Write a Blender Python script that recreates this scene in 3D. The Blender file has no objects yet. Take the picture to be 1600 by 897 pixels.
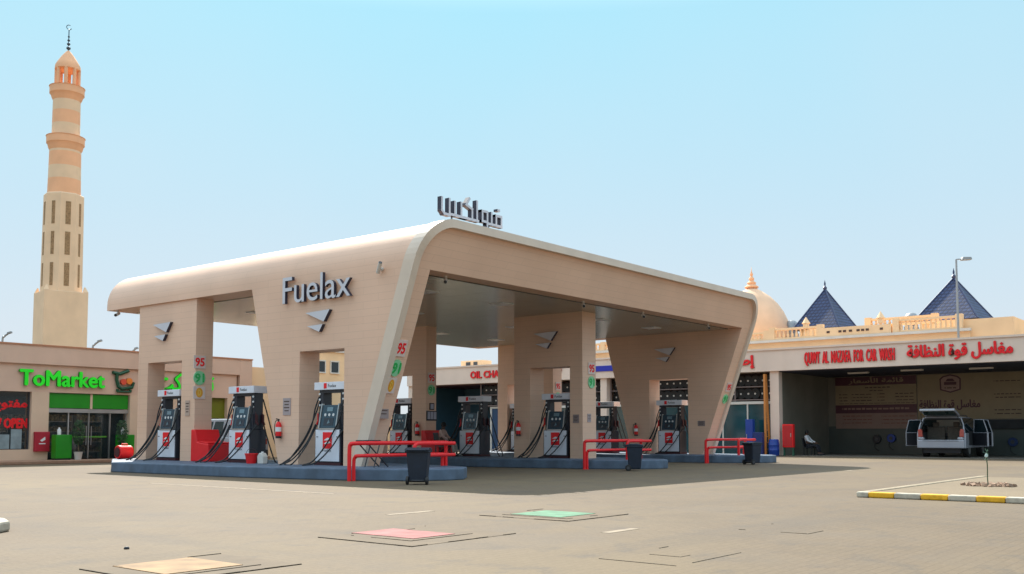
import bpy, bmesh, math, random
from mathutils import Vector, Matrix, Euler
random.seed(7)
R = math.radians
S = bpy.context.scene
COL = S.collection

# ------------------------------------------------------------------ camera
cd = bpy.data.cameras.new("camera"); cam = bpy.data.objects.new("camera", cd); COL.objects.link(cam)
cam.location = (-18.48, -20.10, 1.20)
cam.rotation_euler = (R(90 + 3.8), 0, R(38.8 - 90))
cd.sensor_width = 36.0; cd.lens = 1545 / 1600 * 36.0
cd.shift_y = (574.4 - 448.5) / 1600
cd.clip_start = 0.1; cd.clip_end = 3000
S.camera = cam

# ------------------------------------------------------------------ light
SUN = Vector((0.56, 0.863, 1.0)).normalized()
W = bpy.data.worlds.new("World"); S.world = W; W.use_nodes = True
nt = W.node_tree; bg = nt.nodes["Background"]
sky = nt.nodes.new("ShaderNodeTexSky"); sky.sky_type = 'NISHITA'; sky.sun_disc = False
sky.sun_elevation = math.asin(SUN.z); sky.sun_rotation = math.atan2(SUN.x, SUN.y)
sky.altitude = 0; sky.air_density = 1.0; sky.dust_density = 2.0; sky.ozone_density = 1.0
# glare round the sun evened out over the whole sky, which also adds fill, c / (1 + c / K)
K = (2.2, 2.72, 3.12); GAIN = 9.0
dv = nt.nodes.new("ShaderNodeVectorMath"); dv.operation = 'DIVIDE'; dv.inputs[1].default_value = [k / GAIN for k in K]
ad = nt.nodes.new("ShaderNodeVectorMath"); ad.operation = 'ADD'; ad.inputs[1].default_value = (1, 1, 1)
d2 = nt.nodes.new("ShaderNodeVectorMath"); d2.operation = 'DIVIDE'
nt.links.new(sky.outputs[0], dv.inputs[0]); nt.links.new(dv.outputs[0], ad.inputs[0])
sc_ = nt.nodes.new("ShaderNodeVectorMath"); sc_.operation = 'SCALE'; sc_.inputs[3].default_value = GAIN
nt.links.new(sky.outputs[0], sc_.inputs[0]); nt.links.new(sc_.outputs[0], d2.inputs[0]); nt.links.new(ad.outputs[0], d2.inputs[1])
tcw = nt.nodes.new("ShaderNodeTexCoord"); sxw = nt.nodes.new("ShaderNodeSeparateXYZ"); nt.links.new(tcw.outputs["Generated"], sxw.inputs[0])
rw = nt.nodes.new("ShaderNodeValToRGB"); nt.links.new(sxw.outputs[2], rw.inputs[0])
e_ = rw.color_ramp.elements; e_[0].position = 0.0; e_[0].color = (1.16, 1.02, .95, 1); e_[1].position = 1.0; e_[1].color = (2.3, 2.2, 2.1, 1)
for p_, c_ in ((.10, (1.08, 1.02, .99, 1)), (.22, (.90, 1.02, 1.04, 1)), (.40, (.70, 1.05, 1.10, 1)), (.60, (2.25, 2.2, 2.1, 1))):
    n_ = e_.new(p_); n_.color = c_  # stops above the view are brightened to add fill on the shaded walls
nz = nt.nodes.new("ShaderNodeTexNoise"); nz.inputs["Scale"].default_value = 2.2; nz.inputs["Detail"].default_value = 4
nt.links.new(tcw.outputs["Generated"], nz.inputs["Vector"])
hz = nt.nodes.new("ShaderNodeMapRange"); hz.inputs[1].default_value = .35; hz.inputs[2].default_value = .68; hz.inputs[3].default_value = 0; hz.inputs[4].default_value = .16
nt.links.new(nz.outputs[0], hz.inputs[0])
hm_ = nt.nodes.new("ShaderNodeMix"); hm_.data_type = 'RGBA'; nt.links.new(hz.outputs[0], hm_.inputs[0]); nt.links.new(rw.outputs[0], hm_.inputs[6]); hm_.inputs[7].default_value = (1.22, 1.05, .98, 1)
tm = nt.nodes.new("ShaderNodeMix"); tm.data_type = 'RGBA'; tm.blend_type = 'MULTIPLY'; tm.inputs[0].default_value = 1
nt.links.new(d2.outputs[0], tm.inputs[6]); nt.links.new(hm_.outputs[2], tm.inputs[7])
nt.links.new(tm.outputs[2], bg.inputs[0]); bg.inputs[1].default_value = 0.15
ld = bpy.data.lights.new("sun", 'SUN'); ld.energy = 3.7; ld.angle = R(0.5); ld.color = (1.0, 0.95, 0.86)
lo = bpy.data.objects.new("sun", ld); COL.objects.link(lo)
lo.rotation_euler = (-SUN).to_track_quat('-Z', 'Y').to_euler(); lo.location = SUN * 100

S.view_settings.view_transform = 'Standard'; S.view_settings.look = 'None'
S.view_settings.gamma = 1.0; S.view_settings.use_curve_mapping = False
S.view_settings.exposure = 1.0
S.cycles.max_bounces = 6; S.cycles.diffuse_bounces = 4; S.cycles.glossy_bounces = 3
S.cycles.transparent_max_bounces = 8

# ------------------------------------------------------------------ materials
MATS = {}
def mat(name, rgb, rough=0.6, metal=0.0, var=0.08, scale=2.0, bump=0.0, bscale=40.0, stain=0.0, coat=0.0, alpha=1.0, emit=0.0):
    if name in MATS: return MATS[name]
    m = bpy.data.materials.new(name); m.use_nodes = True
    t = m.node_tree; b = t.nodes["Principled BSDF"]
    b.inputs["Roughness"].default_value = rough; b.inputs["Metallic"].default_value = metal
    b.inputs["Coat Weight"].default_value = coat; b.inputs["Alpha"].default_value = alpha
    tc = t.nodes.new("ShaderNodeTexCoord")
    n = t.nodes.new("ShaderNodeTexNoise"); n.inputs["Scale"].default_value = scale; n.inputs["Detail"].default_value = 5
    t.links.new(tc.outputs["Object"], n.inputs["Vector"])
    mr = t.nodes.new("ShaderNodeMapRange"); mr.inputs[1].default_value = .3; mr.inputs[2].default_value = .7
    mr.inputs[3].default_value = 1 - var; mr.inputs[4].default_value = 1 + var
    t.links.new(n.outputs[0], mr.inputs[0])
    mx = t.nodes.new("ShaderNodeMix"); mx.data_type = 'RGBA'; mx.blend_type = 'MULTIPLY'; mx.inputs[0].default_value = 1
    mx.inputs[6].default_value = (*rgb, 1); t.links.new(mr.outputs[0], mx.inputs[7])
    out = mx.outputs[2]
    if stain > 0:
        n2 = t.nodes.new("ShaderNodeTexNoise"); n2.inputs["Scale"].default_value = scale * .35; n2.inputs["Detail"].default_value = 8
        mp = t.nodes.new("ShaderNodeMapping"); mp.inputs["Scale"].default_value = (1.6, 1.6, .35)
        t.links.new(tc.outputs["Object"], mp.inputs[0]); t.links.new(mp.outputs[0], n2.inputs["Vector"])
        r2 = t.nodes.new("ShaderNodeMapRange"); r2.inputs[1].default_value = .52; r2.inputs[2].default_value = .75
        r2.inputs[3].default_value = 0; r2.inputs[4].default_value = stain
        t.links.new(n2.outputs[0], r2.inputs[0])
        m2 = t.nodes.new("ShaderNodeMix"); m2.data_type = 'RGBA'
        t.links.new(r2.outputs[0], m2.inputs[0]); t.links.new(out, m2.inputs[6])
        m2.inputs[7].default_value = (rgb[0] * .55, rgb[1] * .5, rgb[2] * .45, 1)
        out = m2.outputs[2]
    t.links.new(out, b.inputs["Base Color"])
    if emit > 0:
        t.links.new(out, b.inputs["Emission Color"]); b.inputs["Emission Strength"].default_value = emit
    if bump > 0:
        n3 = t.nodes.new("ShaderNodeTexNoise"); n3.inputs["Scale"].default_value = bscale; n3.inputs["Detail"].default_value = 4
        t.links.new(tc.outputs["Object"], n3.inputs["Vector"])
        bp = t.nodes.new("ShaderNodeBump"); bp.inputs["Strength"].default_value = bump; bp.inputs["Distance"].default_value = .02
        t.links.new(n3.outputs[0], bp.inputs["Height"]); t.links.new(bp.outputs[0], b.inputs["Normal"])
    MATS[name] = m; return m

def tile_mat(name, c1, c2, mortar, bw, bh, msize, rough=.6, mode='wall', var=.06, bump=.15, stain=.0, metal=0.0, offset=.5):
    """tiles / cladding / pavers laid with the brick texture in object space"""
    if name in MATS: return MATS[name]
    m = mat(name + "_", c1, rough, metal, var, .5, stain=stain); del MATS[name + "_"]; m.name = name
    t = m.node_tree; b = t.nodes["Principled BSDF"]
    tc = [n for n in t.nodes if n.type == 'TEX_COORD'][0]
    sx = t.nodes.new("ShaderNodeSeparateXYZ"); t.links.new(tc.outputs["Object"], sx.inputs[0])
    cb = t.nodes.new("ShaderNodeCombineXYZ")
    if mode == 'wall':
        ad = t.nodes.new("ShaderNodeMath"); ad.operation = 'ADD'
        t.links.new(sx.outputs[0], ad.inputs[0]); t.links.new(sx.outputs[1], ad.inputs[1])
        t.links.new(ad.outputs[0], cb.inputs[0]); t.links.new(sx.outputs[2], cb.inputs[1])
    else:
        t.links.new(sx.outputs[0], cb.inputs[0]); t.links.new(sx.outputs[1], cb.inputs[1])
    br = t.nodes.new("ShaderNodeTexBrick"); t.links.new(cb.outputs[0], br.inputs["Vector"])
    br.offset = offset
    br.inputs["Scale"].default_value = 1; br.inputs["Brick Width"].default_value = bw; br.inputs["Row Height"].default_value = bh
    br.inputs["Mortar Size"].default_value = msize; br.inputs["Mortar Smooth"].default_value = .3
    br.inputs["Color1"].default_value = (1, 1, 1, 1)
    br.inputs["Color2"].default_value = (c2[0] / c1[0], c2[1] / c1[1], c2[2] / c1[2], 1)
    br.inputs["Mortar"].default_value = (mortar[0] / c1[0], mortar[1] / c1[1], mortar[2] / c1[2], 1)
    old = b.inputs["Base Color"].links[0].from_socket
    mx = t.nodes.new("ShaderNodeMix"); mx.data_type = 'RGBA'; mx.blend_type = 'MULTIPLY'; mx.inputs[0].default_value = 1
    t.links.new(old, mx.inputs[6]); t.links.new(br.outputs["Color"], mx.inputs[7]); t.links.new(mx.outputs[2], b.inputs["Base Color"])
    bp = t.nodes.new("ShaderNodeBump"); bp.inputs["Strength"].default_value = bump; bp.inputs["Distance"].default_value = .01; bp.invert = True
    t.links.new(br.outputs["Fac"], bp.inputs["Height"]); t.links.new(bp.outputs[0], b.inputs["Normal"])
    MATS[name] = m; return m

def ground_mat():
    m = tile_mat("dusty_pavers", (.136, .092, .051), (.122, .082, .045), (.096, .064, .035), .22, .11, .007, .85, 'floor', .1, .2)
    t = m.node_tree; b = t.nodes["Principled BSDF"]; tc = [n for n in t.nodes if n.type == 'TEX_COORD'][0]
    cur = b.inputs["Base Color"].links[0].from_socket
    def layer(scale, lo, hi, col, fac, stretch=(1, 1, 1), detail=6, rot=0):
        nonlocal cur
        mp = t.nodes.new("ShaderNodeMapping"); mp.inputs["Scale"].default_value = stretch; mp.inputs["Rotation"].default_value = (0, 0, rot)
        t.links.new(tc.outputs["Object"], mp.inputs[0])
        n = t.nodes.new("ShaderNodeTexNoise"); n.inputs["Scale"].default_value = scale; n.inputs["Detail"].default_value = detail
        n.inputs["Roughness"].default_value = .62
        t.links.new(mp.outputs[0], n.inputs["Vector"])
        r = t.nodes.new("ShaderNodeMapRange"); r.inputs[1].default_value = lo; r.inputs[2].default_value = hi
        r.inputs[3].default_value = 0; r.inputs[4].default_value = fac; t.links.new(n.outputs[0], r.inputs[0])
        x = t.nodes.new("ShaderNodeMix"); x.data_type = 'RGBA'; t.links.new(r.outputs[0], x.inputs[0])
        t.links.new(cur, x.inputs[6]); x.inputs[7].default_value = (*col, 1); cur = x.outputs[2]
    layer(.11, .45, .7, (.168, .118, .058), .85)                      # drifted sand
    layer(.5, .5, .72, (.108, .080, .054), .75)                        # worn, greyer areas
    layer(.35, .55, .72, (.084, .062, .043), .7, (.25, 2.2, 1), 7, R(25))   # tyre tracks
    layer(.4, .56, .74, (.084, .062, .043), .6, (2.4, .3, 1), 7, R(8))
    layer(9, .6, .8, (.14, .11, .085), .45)                            # small stains
    layer(1.7, .54, .68, (.082, .062, .044), .75, (1, 1, 1), 9)          # blotches of worn, oily paving
    layer(42, .68, .76, (.075, .06, .05), .7, (1, 1, 1), 2)            # drips
    layer(24, .45, .75, (.20, .145, .088), .4, (1, 1, 1), 3)           # loose sand grains
    t.links.new(cur, b.inputs["Base Color"])
    return m

BEIGE = (.80, .515, .365)
M = dict(
    clad=tile_mat("canopy_cladding", BEIGE, (.785, .50, .352), (.68, .43, .30), 1.2, .2, .006, .5, var=.06, bump=.2, stain=.16),
    trim=mat("pale_trim", (.70, .56, .445), .4, var=.05),
    soffit=tile_mat("soffit_panels", (.38, .43, .39), (.35, .40, .36), (.15, .16, .15), 1.2, 1.2, .012, .22, 'floor', .05, .3, metal=.4, offset=0),
    silver=mat("brushed_letter_face", (.62, .60, .64), .35, .3, .05),
    navy=mat("dark_letter_side", (.03, .03, .055), .45),
    kerbblue=mat("island_shade_tint", (.095, .135, .195), .65, var=.22, scale=2.6, stain=.65, bump=.2),  # grey concrete with the blue of the shade put into its colour; scuffs are wear
    red=mat("red_paint", (.82, .008, .012), .45, var=.05),
    redp=mat("red_plastic", (.82, .010, .014), .5, var=.08),
    black=mat("black_plastic", (.014, .015, .02), .4, var=.15),
    rubber=mat("black_rubber", (.012, .012, .014), .55),
    dgrey=mat("dark_grey", (.05, .052, .06), .5),
    pumpw=mat("pump_white", (.74, .74, .80), .3, var=.05, coat=.2),
    pumpb=mat("pump_black", (.02, .024, .036), .35),
    maroon=mat("pump_base", (.06, .012, .016), .5),
    screen=mat("pump_face", (.02, .05, .075), .25),
    lcd=mat("lcd_glass", (.16, .24, .28), .15),
    white=mat("white_paint", (.76, .75, .74), .45, var=.04),
    offw=mat("off_white", (.62, .58, .53), .6, var=.06),
    bin=mat("bin_plastic", (.009, .017, .034), .5, var=.2, scale=6),
    green=mat("green_panel", (.008, .26, .006), .4),
    lgreen=mat("green_letter", (.015, .70, .02), .35, emit=.12),
    dgreen=mat("dark_green", (.008, .075, .03), .45),
    olive=mat("olive_panel", (.16, .18, .008), .4),
    orange=mat("orange_fruit", (.8, .22, .03), .4),
    fruit=mat("red_fruit", (.7, .08, .04), .4),
    lred=mat("red_letter", (.85, .006, .012), .5),
    redd=mat("red_letter_side", (.28, .006, .01), .5),
    lgs=mat("green_letter_side", (.006, .12, .012), .5),
    shop=mat("shop_render", (.68, .455, .335), .85, var=.05, scale=1.2, stain=.18, bump=.15),
    shop2=mat("shop_pillar", (.70, .495, .35), .85, var=.05, scale=1.2, stain=.15, bump=.15),
    coping=mat("terracotta_coping", (.50, .22, .12), .8, var=.1),
    svc=mat("service_render", (.80, .63, .525), .85, var=.05, scale=.9, stain=.2, bump=.15),
    sand=mat("sand_render", (.82, .575, .37), .85, var=.06, scale=.8, stain=.15),
    sand2=mat("pink_band", (.88, .47, .26), .85, var=.06, scale=.8, stain=.1),
    sandw=mat("villa_render", (.82, .565, .335), .85, var=.06, scale=.8, stain=.15),
    dome=mat("dome_render", (.82, .52, .33), .75, var=.06, scale=1.0, stain=.12),
    alu=mat("aluminium", (.45, .44, .43), .35, .7),
    glassd=mat("dark_glass", (.012, .022, .028), .06, var=.2, scale=1.0),
    glassw=mat("shop_glass", (.02, .035, .04), .05, var=.1, scale=1.0, alpha=.45),
    glasst=mat("teal_glass", (.012, .06, .075), .10, var=.2, scale=.8),
    inter=mat("dark_interior", (.03, .032, .036), .8, var=.3, scale=1.5),
    teal=mat("teal_wall", (.035, .10, .15), .7, var=.12, scale=.6, stain=.3),
    tealg=mat("green_board", (.01, .06, .035), .6),
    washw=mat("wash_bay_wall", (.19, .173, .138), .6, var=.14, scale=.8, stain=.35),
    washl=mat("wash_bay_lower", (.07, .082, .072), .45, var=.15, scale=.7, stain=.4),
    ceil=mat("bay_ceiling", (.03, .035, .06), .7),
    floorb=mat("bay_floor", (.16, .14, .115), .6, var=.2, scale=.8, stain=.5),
    banner=mat("banner_cream", (.28, .22, .13), .55, var=.06),
    bannerp=mat("banner_pink", (.27, .17, .135), .55, var=.06),
    bmar=mat("banner_maroon", (.075, .016, .03), .5),
    bgold=mat("banner_gold", (.30, .22, .06), .5),
    ink=mat("brown_ink", (.07, .035, .025), .6),
    blue=mat("blue_plastic", (.01, .05, .30), .4, var=.1),
    lblue=mat("blue_sign", (.01, .02, .38), .4),
    dblue=mat("blue_door", (.012, .05, .12), .4),
    orangep=mat("orange_ladder", (.55, .20, .04), .5, var=.1),
    yellow=mat("kerb_yellow", (.78, .40, .015), .7, var=.22, scale=7, stain=.5),
    kwhite=mat("kerb_white", (.48, .42, .33), .8, var=.2, scale=7, stain=.6),
    pave=tile_mat("walk_pavers", (.205, .148, .086), (.185, .134, .078), (.14, .10, .058), .2, .1, .006, .85, 'floor', .08, .2),
    redpave=mat("red_pavers", (.34, .19, .12), .8, var=.15, scale=4, bump=.2),
    pink=mat("faded_red_paint", (.31, .095, .085), .8, var=.3, scale=4, stain=.6),
    mint=mat("faded_green_paint", (.085, .21, .115), .8, var=.3, scale=4, stain=.6),
    peach=mat("faded_orange_paint", (.27, .155, .065), .8, var=.28, scale=4, stain=.6),
    faded=mat("faded_white_paint", (.27, .205, .14), .8, var=.3, scale=5, stain=.6),
    slab=mat("tank_slab", (.126, .086, .048), .85, var=.14, scale=3, stain=.4, bump=.3),
    groove=mat("groove_dark", (.105, .076, .048), .9, var=.4, scale=9),
    steel=mat("galvanised", (.32, .33, .34), .45, .6, .1),
    rooft=tile_mat("blue_roof_tiles", (.042, .07, .175), (.034, .056, .145), (.014, .02, .06), .30, .24, .05, .6, 'wall', .15, .35, offset=0),
    leaf=mat("leaf", (.03, .075, .02), .6, var=.35, scale=8),
    bark=mat("bark", (.14, .10, .06), .8, var=.2, scale=8),
    stone=mat("broken_stone", (.30, .19, .125), .85, var=.35, scale=5),
    carw=mat("car_white", (.52, .53, .58), .25, var=.03, coat=.6),
    cargl=mat("car_glass", (.03, .07, .08), .05),
    seat=mat("car_seat", (.10, .085, .07), .8, var=.2, scale=8),
    lamp=mat("tail_lamp", (.45, .08, .06), .2, coat=.5),
    skin=mat("skin", (.12, .06, .04), .6), hair=mat("hair", (.008, .007, .007), .7),
    shirtp=mat("pink_shirt", (.60, .38, .32), .85, var=.1, scale=9), trog=mat("grey_trousers", (.40, .34, .29), .85, var=.1, scale=9),
    shirtw=mat("white_shirt", (.6, .6, .62), .85), trod=mat("black_trousers", (.012, .013, .02), .85),
    shoe=mat("pale_shoe", (.5, .48, .46), .6),
    tyre=mat("tyre", (.014, .013, .013), .7), gold=mat("gold_letter", (.30, .10, .03), .5),
    grate=mat("stone_lattice", (.33, .20, .10), .9, var=.3, scale=7),
)

# ------------------------------------------------------------------ mesh builder
class MB:
    def __init__(s): s.v = []; s.f = []; s.m = []; s.mi = 0; s.sm = []; s.smooth = False
    def add(s, vs, fs):
        o = len(s.v); s.v += [tuple(v) for v in vs]
        for f in fs: s.f.append([i + o for i in f]); s.m.append(s.mi); s.sm.append(s.smooth)
        return s
    def box(s, x0, x1, y0, y1, z0, z1):
        vs = [(x, y, z) for x in (x0, x1) for y in (y0, y1) for z in (z0, z1)]
        return s.add(vs, [(0, 1, 3, 2), (4, 6, 7, 5), (0, 4, 5, 1), (2, 3, 7, 6), (0, 2, 6, 4), (1, 5, 7, 3)])
    def obox(s, c, sx, sy, sz, rot):
        q = Euler(rot).to_matrix(); c = Vector(c)
        vs = [c + q @ Vector((x * sx / 2, y * sy / 2, z * sz / 2)) for x in (-1, 1) for y in (-1, 1) for z in (-1, 1)]
        return s.add(vs, [(0, 1, 3, 2), (4, 6, 7, 5), (0, 4, 5, 1), (2, 3, 7, 6), (0, 2, 6, 4), (1, 5, 7, 3)])
    def prism(s, poly, axis, a, b):
        def P(p, t): return {'x': (t, p[0], p[1]), 'y': (p[0], t, p[1]), 'z': (p[0], p[1], t)}[axis]
        n = len(poly)
        fs = [tuple(range(n)), tuple(range(2 * n - 1, n - 1, -1))] + [(i, n + i, n + (i + 1) % n, (i + 1) % n) for i in range(n)]
        return s.add([P(p, a) for p in poly] + [P(p, b) for p in poly], fs)
    def hexa(s, bot, top):
        return s.add(list(bot) + list(top), [(3, 2, 1, 0), (4, 5, 6, 7)] + [(i, (i + 1) % 4, 4 + (i + 1) % 4, 4 + i) for i in range(4)])
    def cyl(s, p0, p1, r0, r1=None, n=12, cap=True):
        if r1 is None: r1 = r0
        p0, p1 = Vector(p0), Vector(p1); d = (p1 - p0).normalized()
        u = d.orthogonal().normalized(); w = d.cross(u)
        vs = []
        for p, r in ((p0, r0), (p1, r1)):
            vs += [p + (u * math.cos(a) + w * math.sin(a)) * r for a in [2 * math.pi * k / n for k in range(n)]]
        sm = s.smooth; s.smooth = n > 6
        s.add(vs, [(i, (i + 1) % n, n + (i + 1) % n, n + i) for i in range(n)]); s.smooth = sm
        if cap: s.add(vs, [tuple(range(n - 1, -1, -1)), tuple(range(n, 2 * n))])
        return s
    def tube(s, pts, r, n=8):
        pts = [Vector(p) for p in pts]; rings = []; u = None
        for i, p in enumerate(pts):
            d = (pts[min(i + 1, len(pts) - 1)] - pts[max(i - 1, 0)]).normalized()
            u = (d.orthogonal() if u is None else u - d * u.dot(d)).normalized(); w = d.cross(u)
            rings += [p + (u * math.cos(a) + w * math.sin(a)) * r for a in [2 * math.pi * k / n for k in range(n)]]
        m = len(pts); fs = []
        for j in range(m - 1):
            fs += [(j * n + i, j * n + (i + 1) % n, (j + 1) * n + (i + 1) % n, (j + 1) * n + i) for i in range(n)]
        sm = s.smooth; s.smooth = True
        s.add(rings, fs); s.smooth = sm
        return s.add(rings, [tuple(range(n - 1, -1, -1)), tuple(range((m - 1) * n, m * n))])
    def lathe(s, prof, c=(0, 0, 0), n=24, smooth=True, rot=0):
        c = Vector(c); vs = []
        for r, z in prof:
            vs += [c + Vector((r * math.cos(a), r * math.sin(a), z)) for a in [rot + 2 * math.pi * k / n for k in range(n)]]
        fs = []
        for j in range(len(prof) - 1):
            fs += [(j * n + i, j * n + (i + 1) % n, (j + 1) * n + (i + 1) % n, (j + 1) * n + i) for i in range(n)]
        sm = s.smooth; s.smooth = smooth; s.add(vs, fs); s.smooth = sm
        if prof[0][0] > 1e-4: s.add(vs[:n], [tuple(range(n - 1, -1, -1))])
        if prof[-1][0] > 1e-4: s.add(vs[-n:], [tuple(range(n))])
        return s
    def build(s, name, mats, parent=None, bevel=0.0, loc=None, seg=2):
        me = bpy.data.meshes.new(name); me.from_pydata(s.v, [], s.f)
        for m in (mats if isinstance(mats, (list, tuple)) else [mats]): me.materials.append(m)
        me.polygons.foreach_set("material_index", s.m); me.polygons.foreach_set("use_smooth", s.sm)
        bm = bmesh.new(); bm.from_mesh(me)
        bmesh.ops.remove_doubles(bm, verts=bm.verts, dist=1e-5)
        bmesh.ops.recalc_face_normals(bm, faces=bm.faces)
        for e in bm.edges:
            if len(e.link_faces) == 2 and e.calc_face_angle(0) > R(38): e.smooth = False
        bm.to_mesh(me); bm.free(); me.update()
        o = bpy.data.objects.new(name, me); COL.objects.link(o)
        if parent is not None: o.parent = parent
        if loc is not None: o.location = loc
        if bevel > 0:
            b = o.modifiers.new("bevel", 'BEVEL'); b.width = bevel; b.segments = seg; b.limit_method = 'ANGLE'; b.angle_limit = R(35)
            b.harden_normals = False
        return o

def thing(name, label, cat, loc=(0, 0, 0), rz=0, group=None):
    o = bpy.data.objects.new(name, None); COL.objects.link(o); o.location = loc; o.rotation_euler = (0, 0, rz)
    o.empty_display_size = .2
    return tag(o, label, cat, group)
def tag(o, label, cat, group=None):
    o["label"] = label; o["category"] = cat
    if group: o["group"] = group
    return o
def struct(o): o["kind"] = "structure"; return o
def copy_tree(o, parent=None):
    c = o.copy(); COL.objects.link(c); c.parent = parent
    for ch in list(o.children): copy_tree(ch, c)
    return c

def bez(pts, n=8):
    """smooth Catmull-Rom path through pts"""
    P = [Vector(p) for p in pts]; P = [P[0] * 2 - P[1]] + P + [P[-1] * 2 - P[-2]]; out = []
    for i in range(1, len(P) - 2):
        for k in range(n):
            t = k / n; a, b, c, d = P[i - 1], P[i], P[i + 1], P[i + 2]
            out.append(.5 * ((2 * b) + (c - a) * t + (2 * a - 5 * b + 4 * c - d) * t * t + (3 * b - a - 3 * c + d) * t ** 3))
    out.append(P[-2]); return out

# ---- lettering: glyph outlines turned into solid mesh letters
AR = {}
def _ar():
    base = {'ا': (0xFE8D, 2), 'أ': (0xFE83, 2), 'إ': (0xFE87, 2), 'ب': (0xFE8F, 4), 'ة': (0xFE93, 2), 'ت': (0xFE95, 4), 'ج': (0xFE9D, 4),
            'ح': (0xFEA1, 4), 'خ': (0xFEA5, 4), 'د': (0xFEA9, 2), 'ر': (0xFEAD, 2), 'ز': (0xFEAF, 2), 'س': (0xFEB1, 4), 'ش': (0xFEB5, 4),
            'ص': (0xFEB9, 4), 'ط': (0xFEC1, 4), 'ظ': (0xFEC5, 4), 'ع': (0xFEC9, 4), 'غ': (0xFECD, 4), 'ف': (0xFED1, 4), 'ق': (0xFED5, 4),
            'ك': (0xFED9, 4), 'ل': (0xFEDD, 4), 'م': (0xFEE1, 4), 'ن': (0xFEE5, 4), 'ه': (0xFEE9, 4), 'و': (0xFEED, 2), 'ي': (0xFEF1, 4)}
    AR.update(base)
_ar()
def arabic(s):
    """join the letters and put them in left-to-right drawing order"""
    out = []
    for i, ch in enumerate(s):
        if ch not in AR: out.append(ch); continue
        cp, n = AR[ch]
        pj = i > 0 and s[i - 1] in AR and AR[s[i - 1]][1] == 4
        nj = n == 4 and i + 1 < len(s) and s[i + 1] in AR
        k = (3 if (pj and nj) else 2 if nj else 1 if pj else 0)
        out.append(chr(cp + k))
    return ''.join(reversed(out))

XL = Vector((0, -1, 0))   # reading direction on faces that look towards -x
XF = Vector((1, 0, 0))    # reading direction on faces that look towards -y
def letters(name, body, mats, parent, c, w, h, depth=.05, xdir=XF, ydir=Vector((0, 0, 1)), bold=0.0, res=2, standoff=0.0, fat=0.0):
    """text that fills w x h metres, centred on c (local to parent); its back lies on the face through c"""
    cu = bpy.data.curves.new(name, 'FONT'); cu.body = body; cu.extrude = .5; cu.resolution_u = res; cu.offset = bold
    to = bpy.data.objects.new(name, cu); COL.objects.link(to); bpy.context.view_layer.update()
    me = bpy.data.meshes.new_from_object(to.evaluated_get(bpy.context.evaluated_depsgraph_get()))
    bpy.data.objects.remove(to); bpy.data.curves.remove(cu)
    vs = [v.co.copy() for v in me.vertices]
    x0, x1 = min(v.x for v in vs), max(v.x for v in vs); y0, y1 = min(v.y for v in vs), max(v.y for v in vs)
    zd = xdir.cross(ydir); c = Vector(c)
    me.materials.clear()
    mats = list(mats) if isinstance(mats, (list, tuple)) else [mats, mats]
    for m in mats: me.materials.append(m)
    idx = [0 if abs(p.normal.z) > .7 else 1 for p in me.polygons]
    for v, co in zip(me.vertices, vs):
        u = ((co.x - x0) / (x1 - x0) - .5) * w; t = ((co.y - y0) / (y1 - y0) - .5) * h; d = (co.z + .5) * depth + standoff
        v.co = c + xdir * u + ydir * t + zd * d
    me.polygons.foreach_set("material_index", idx)
    if fat > 0:                                                    # heavier strokes: the same outlines again, a little to each side
        V0 = [v.co.copy() for v in me.vertices]; F0 = [list(p.vertices) for p in me.polygons]; I0 = list(idx); VV, FF, II = [], [], []
        for k, (du, dv) in enumerate(((-fat, 0), (fat, 0), (0, fat * .7), (0, -fat * .7))):
            o0 = len(VV); VV += [v + xdir * du + ydir * dv + zd * (.0012 * k) for v in V0]; FF += [[i + o0 for i in f] for f in F0]; II += I0
        nm_ = bpy.data.meshes.new(name); nm_.from_pydata(VV, [], FF)
        for m in mats: nm_.materials.append(m)
        nm_.polygons.foreach_set("material_index", II); bpy.data.meshes.remove(me); me = nm_
    me.polygons.foreach_set("use_smooth", [False] * len(me.polygons)); me.update(); me.name = name
    o = bpy.data.objects.new(name, me); COL.objects.link(o)
    if parent is not None: o.parent = parent
    return o

# ================================================================== SETTING
g = MB(); N = 1
g.add([(-900, -900, 0), (1200, -900, 0), (1200, 1200, 0), (-900, 1200, 0)], [(0, 1, 2, 3)])
struct(g.build("ground", ground_mat()))
# paved strip before the shop
p = MB(); p.box(-14, 11.0, 18.3, 20.0, 0, .12); struct(p.build("pavement", M['redpave'], bevel=.02))
# raised paved corner at the right with painted kerb
p = MB(); p.box(.36, 9.0, -26, -13.60, 0, .085); struct(p.build("paved_corner", M['pave']))
k = MB(); y = -13.42; i = 0
while y > -26:
    k.mi = 0 if i % 2 == 1 else 1
    if i == 0: k.mi = 1; k.box(.15, .36, y - .22, y, 0, .105); y -= .224
    else: k.box(.15, .36, y - .465, y, 0, .105); y -= .469
    i += 1
x = .364; i = 0
while x < 9:
    k.mi = 2; k.box(x, x + .46, -13.60, -13.42, 0, .105); x += .464
struct(k.build("kerb", [M['yellow'], M['kwhite'], mat("kerb_stone", (.30, .235, .155), .8, var=.15, scale=5, stain=.4)], bevel=.025))
k = MB(); k.prism([(-13.8, -3.0), (-12.62, -3.0), (-12.66, -7.2), (-12.8, -7.62), (-13.1, -7.85), (-13.9, -7.85)], 'z', 0, .13)
struct(k.build("kerb", [M['kwhite']], bevel=.03))

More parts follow.
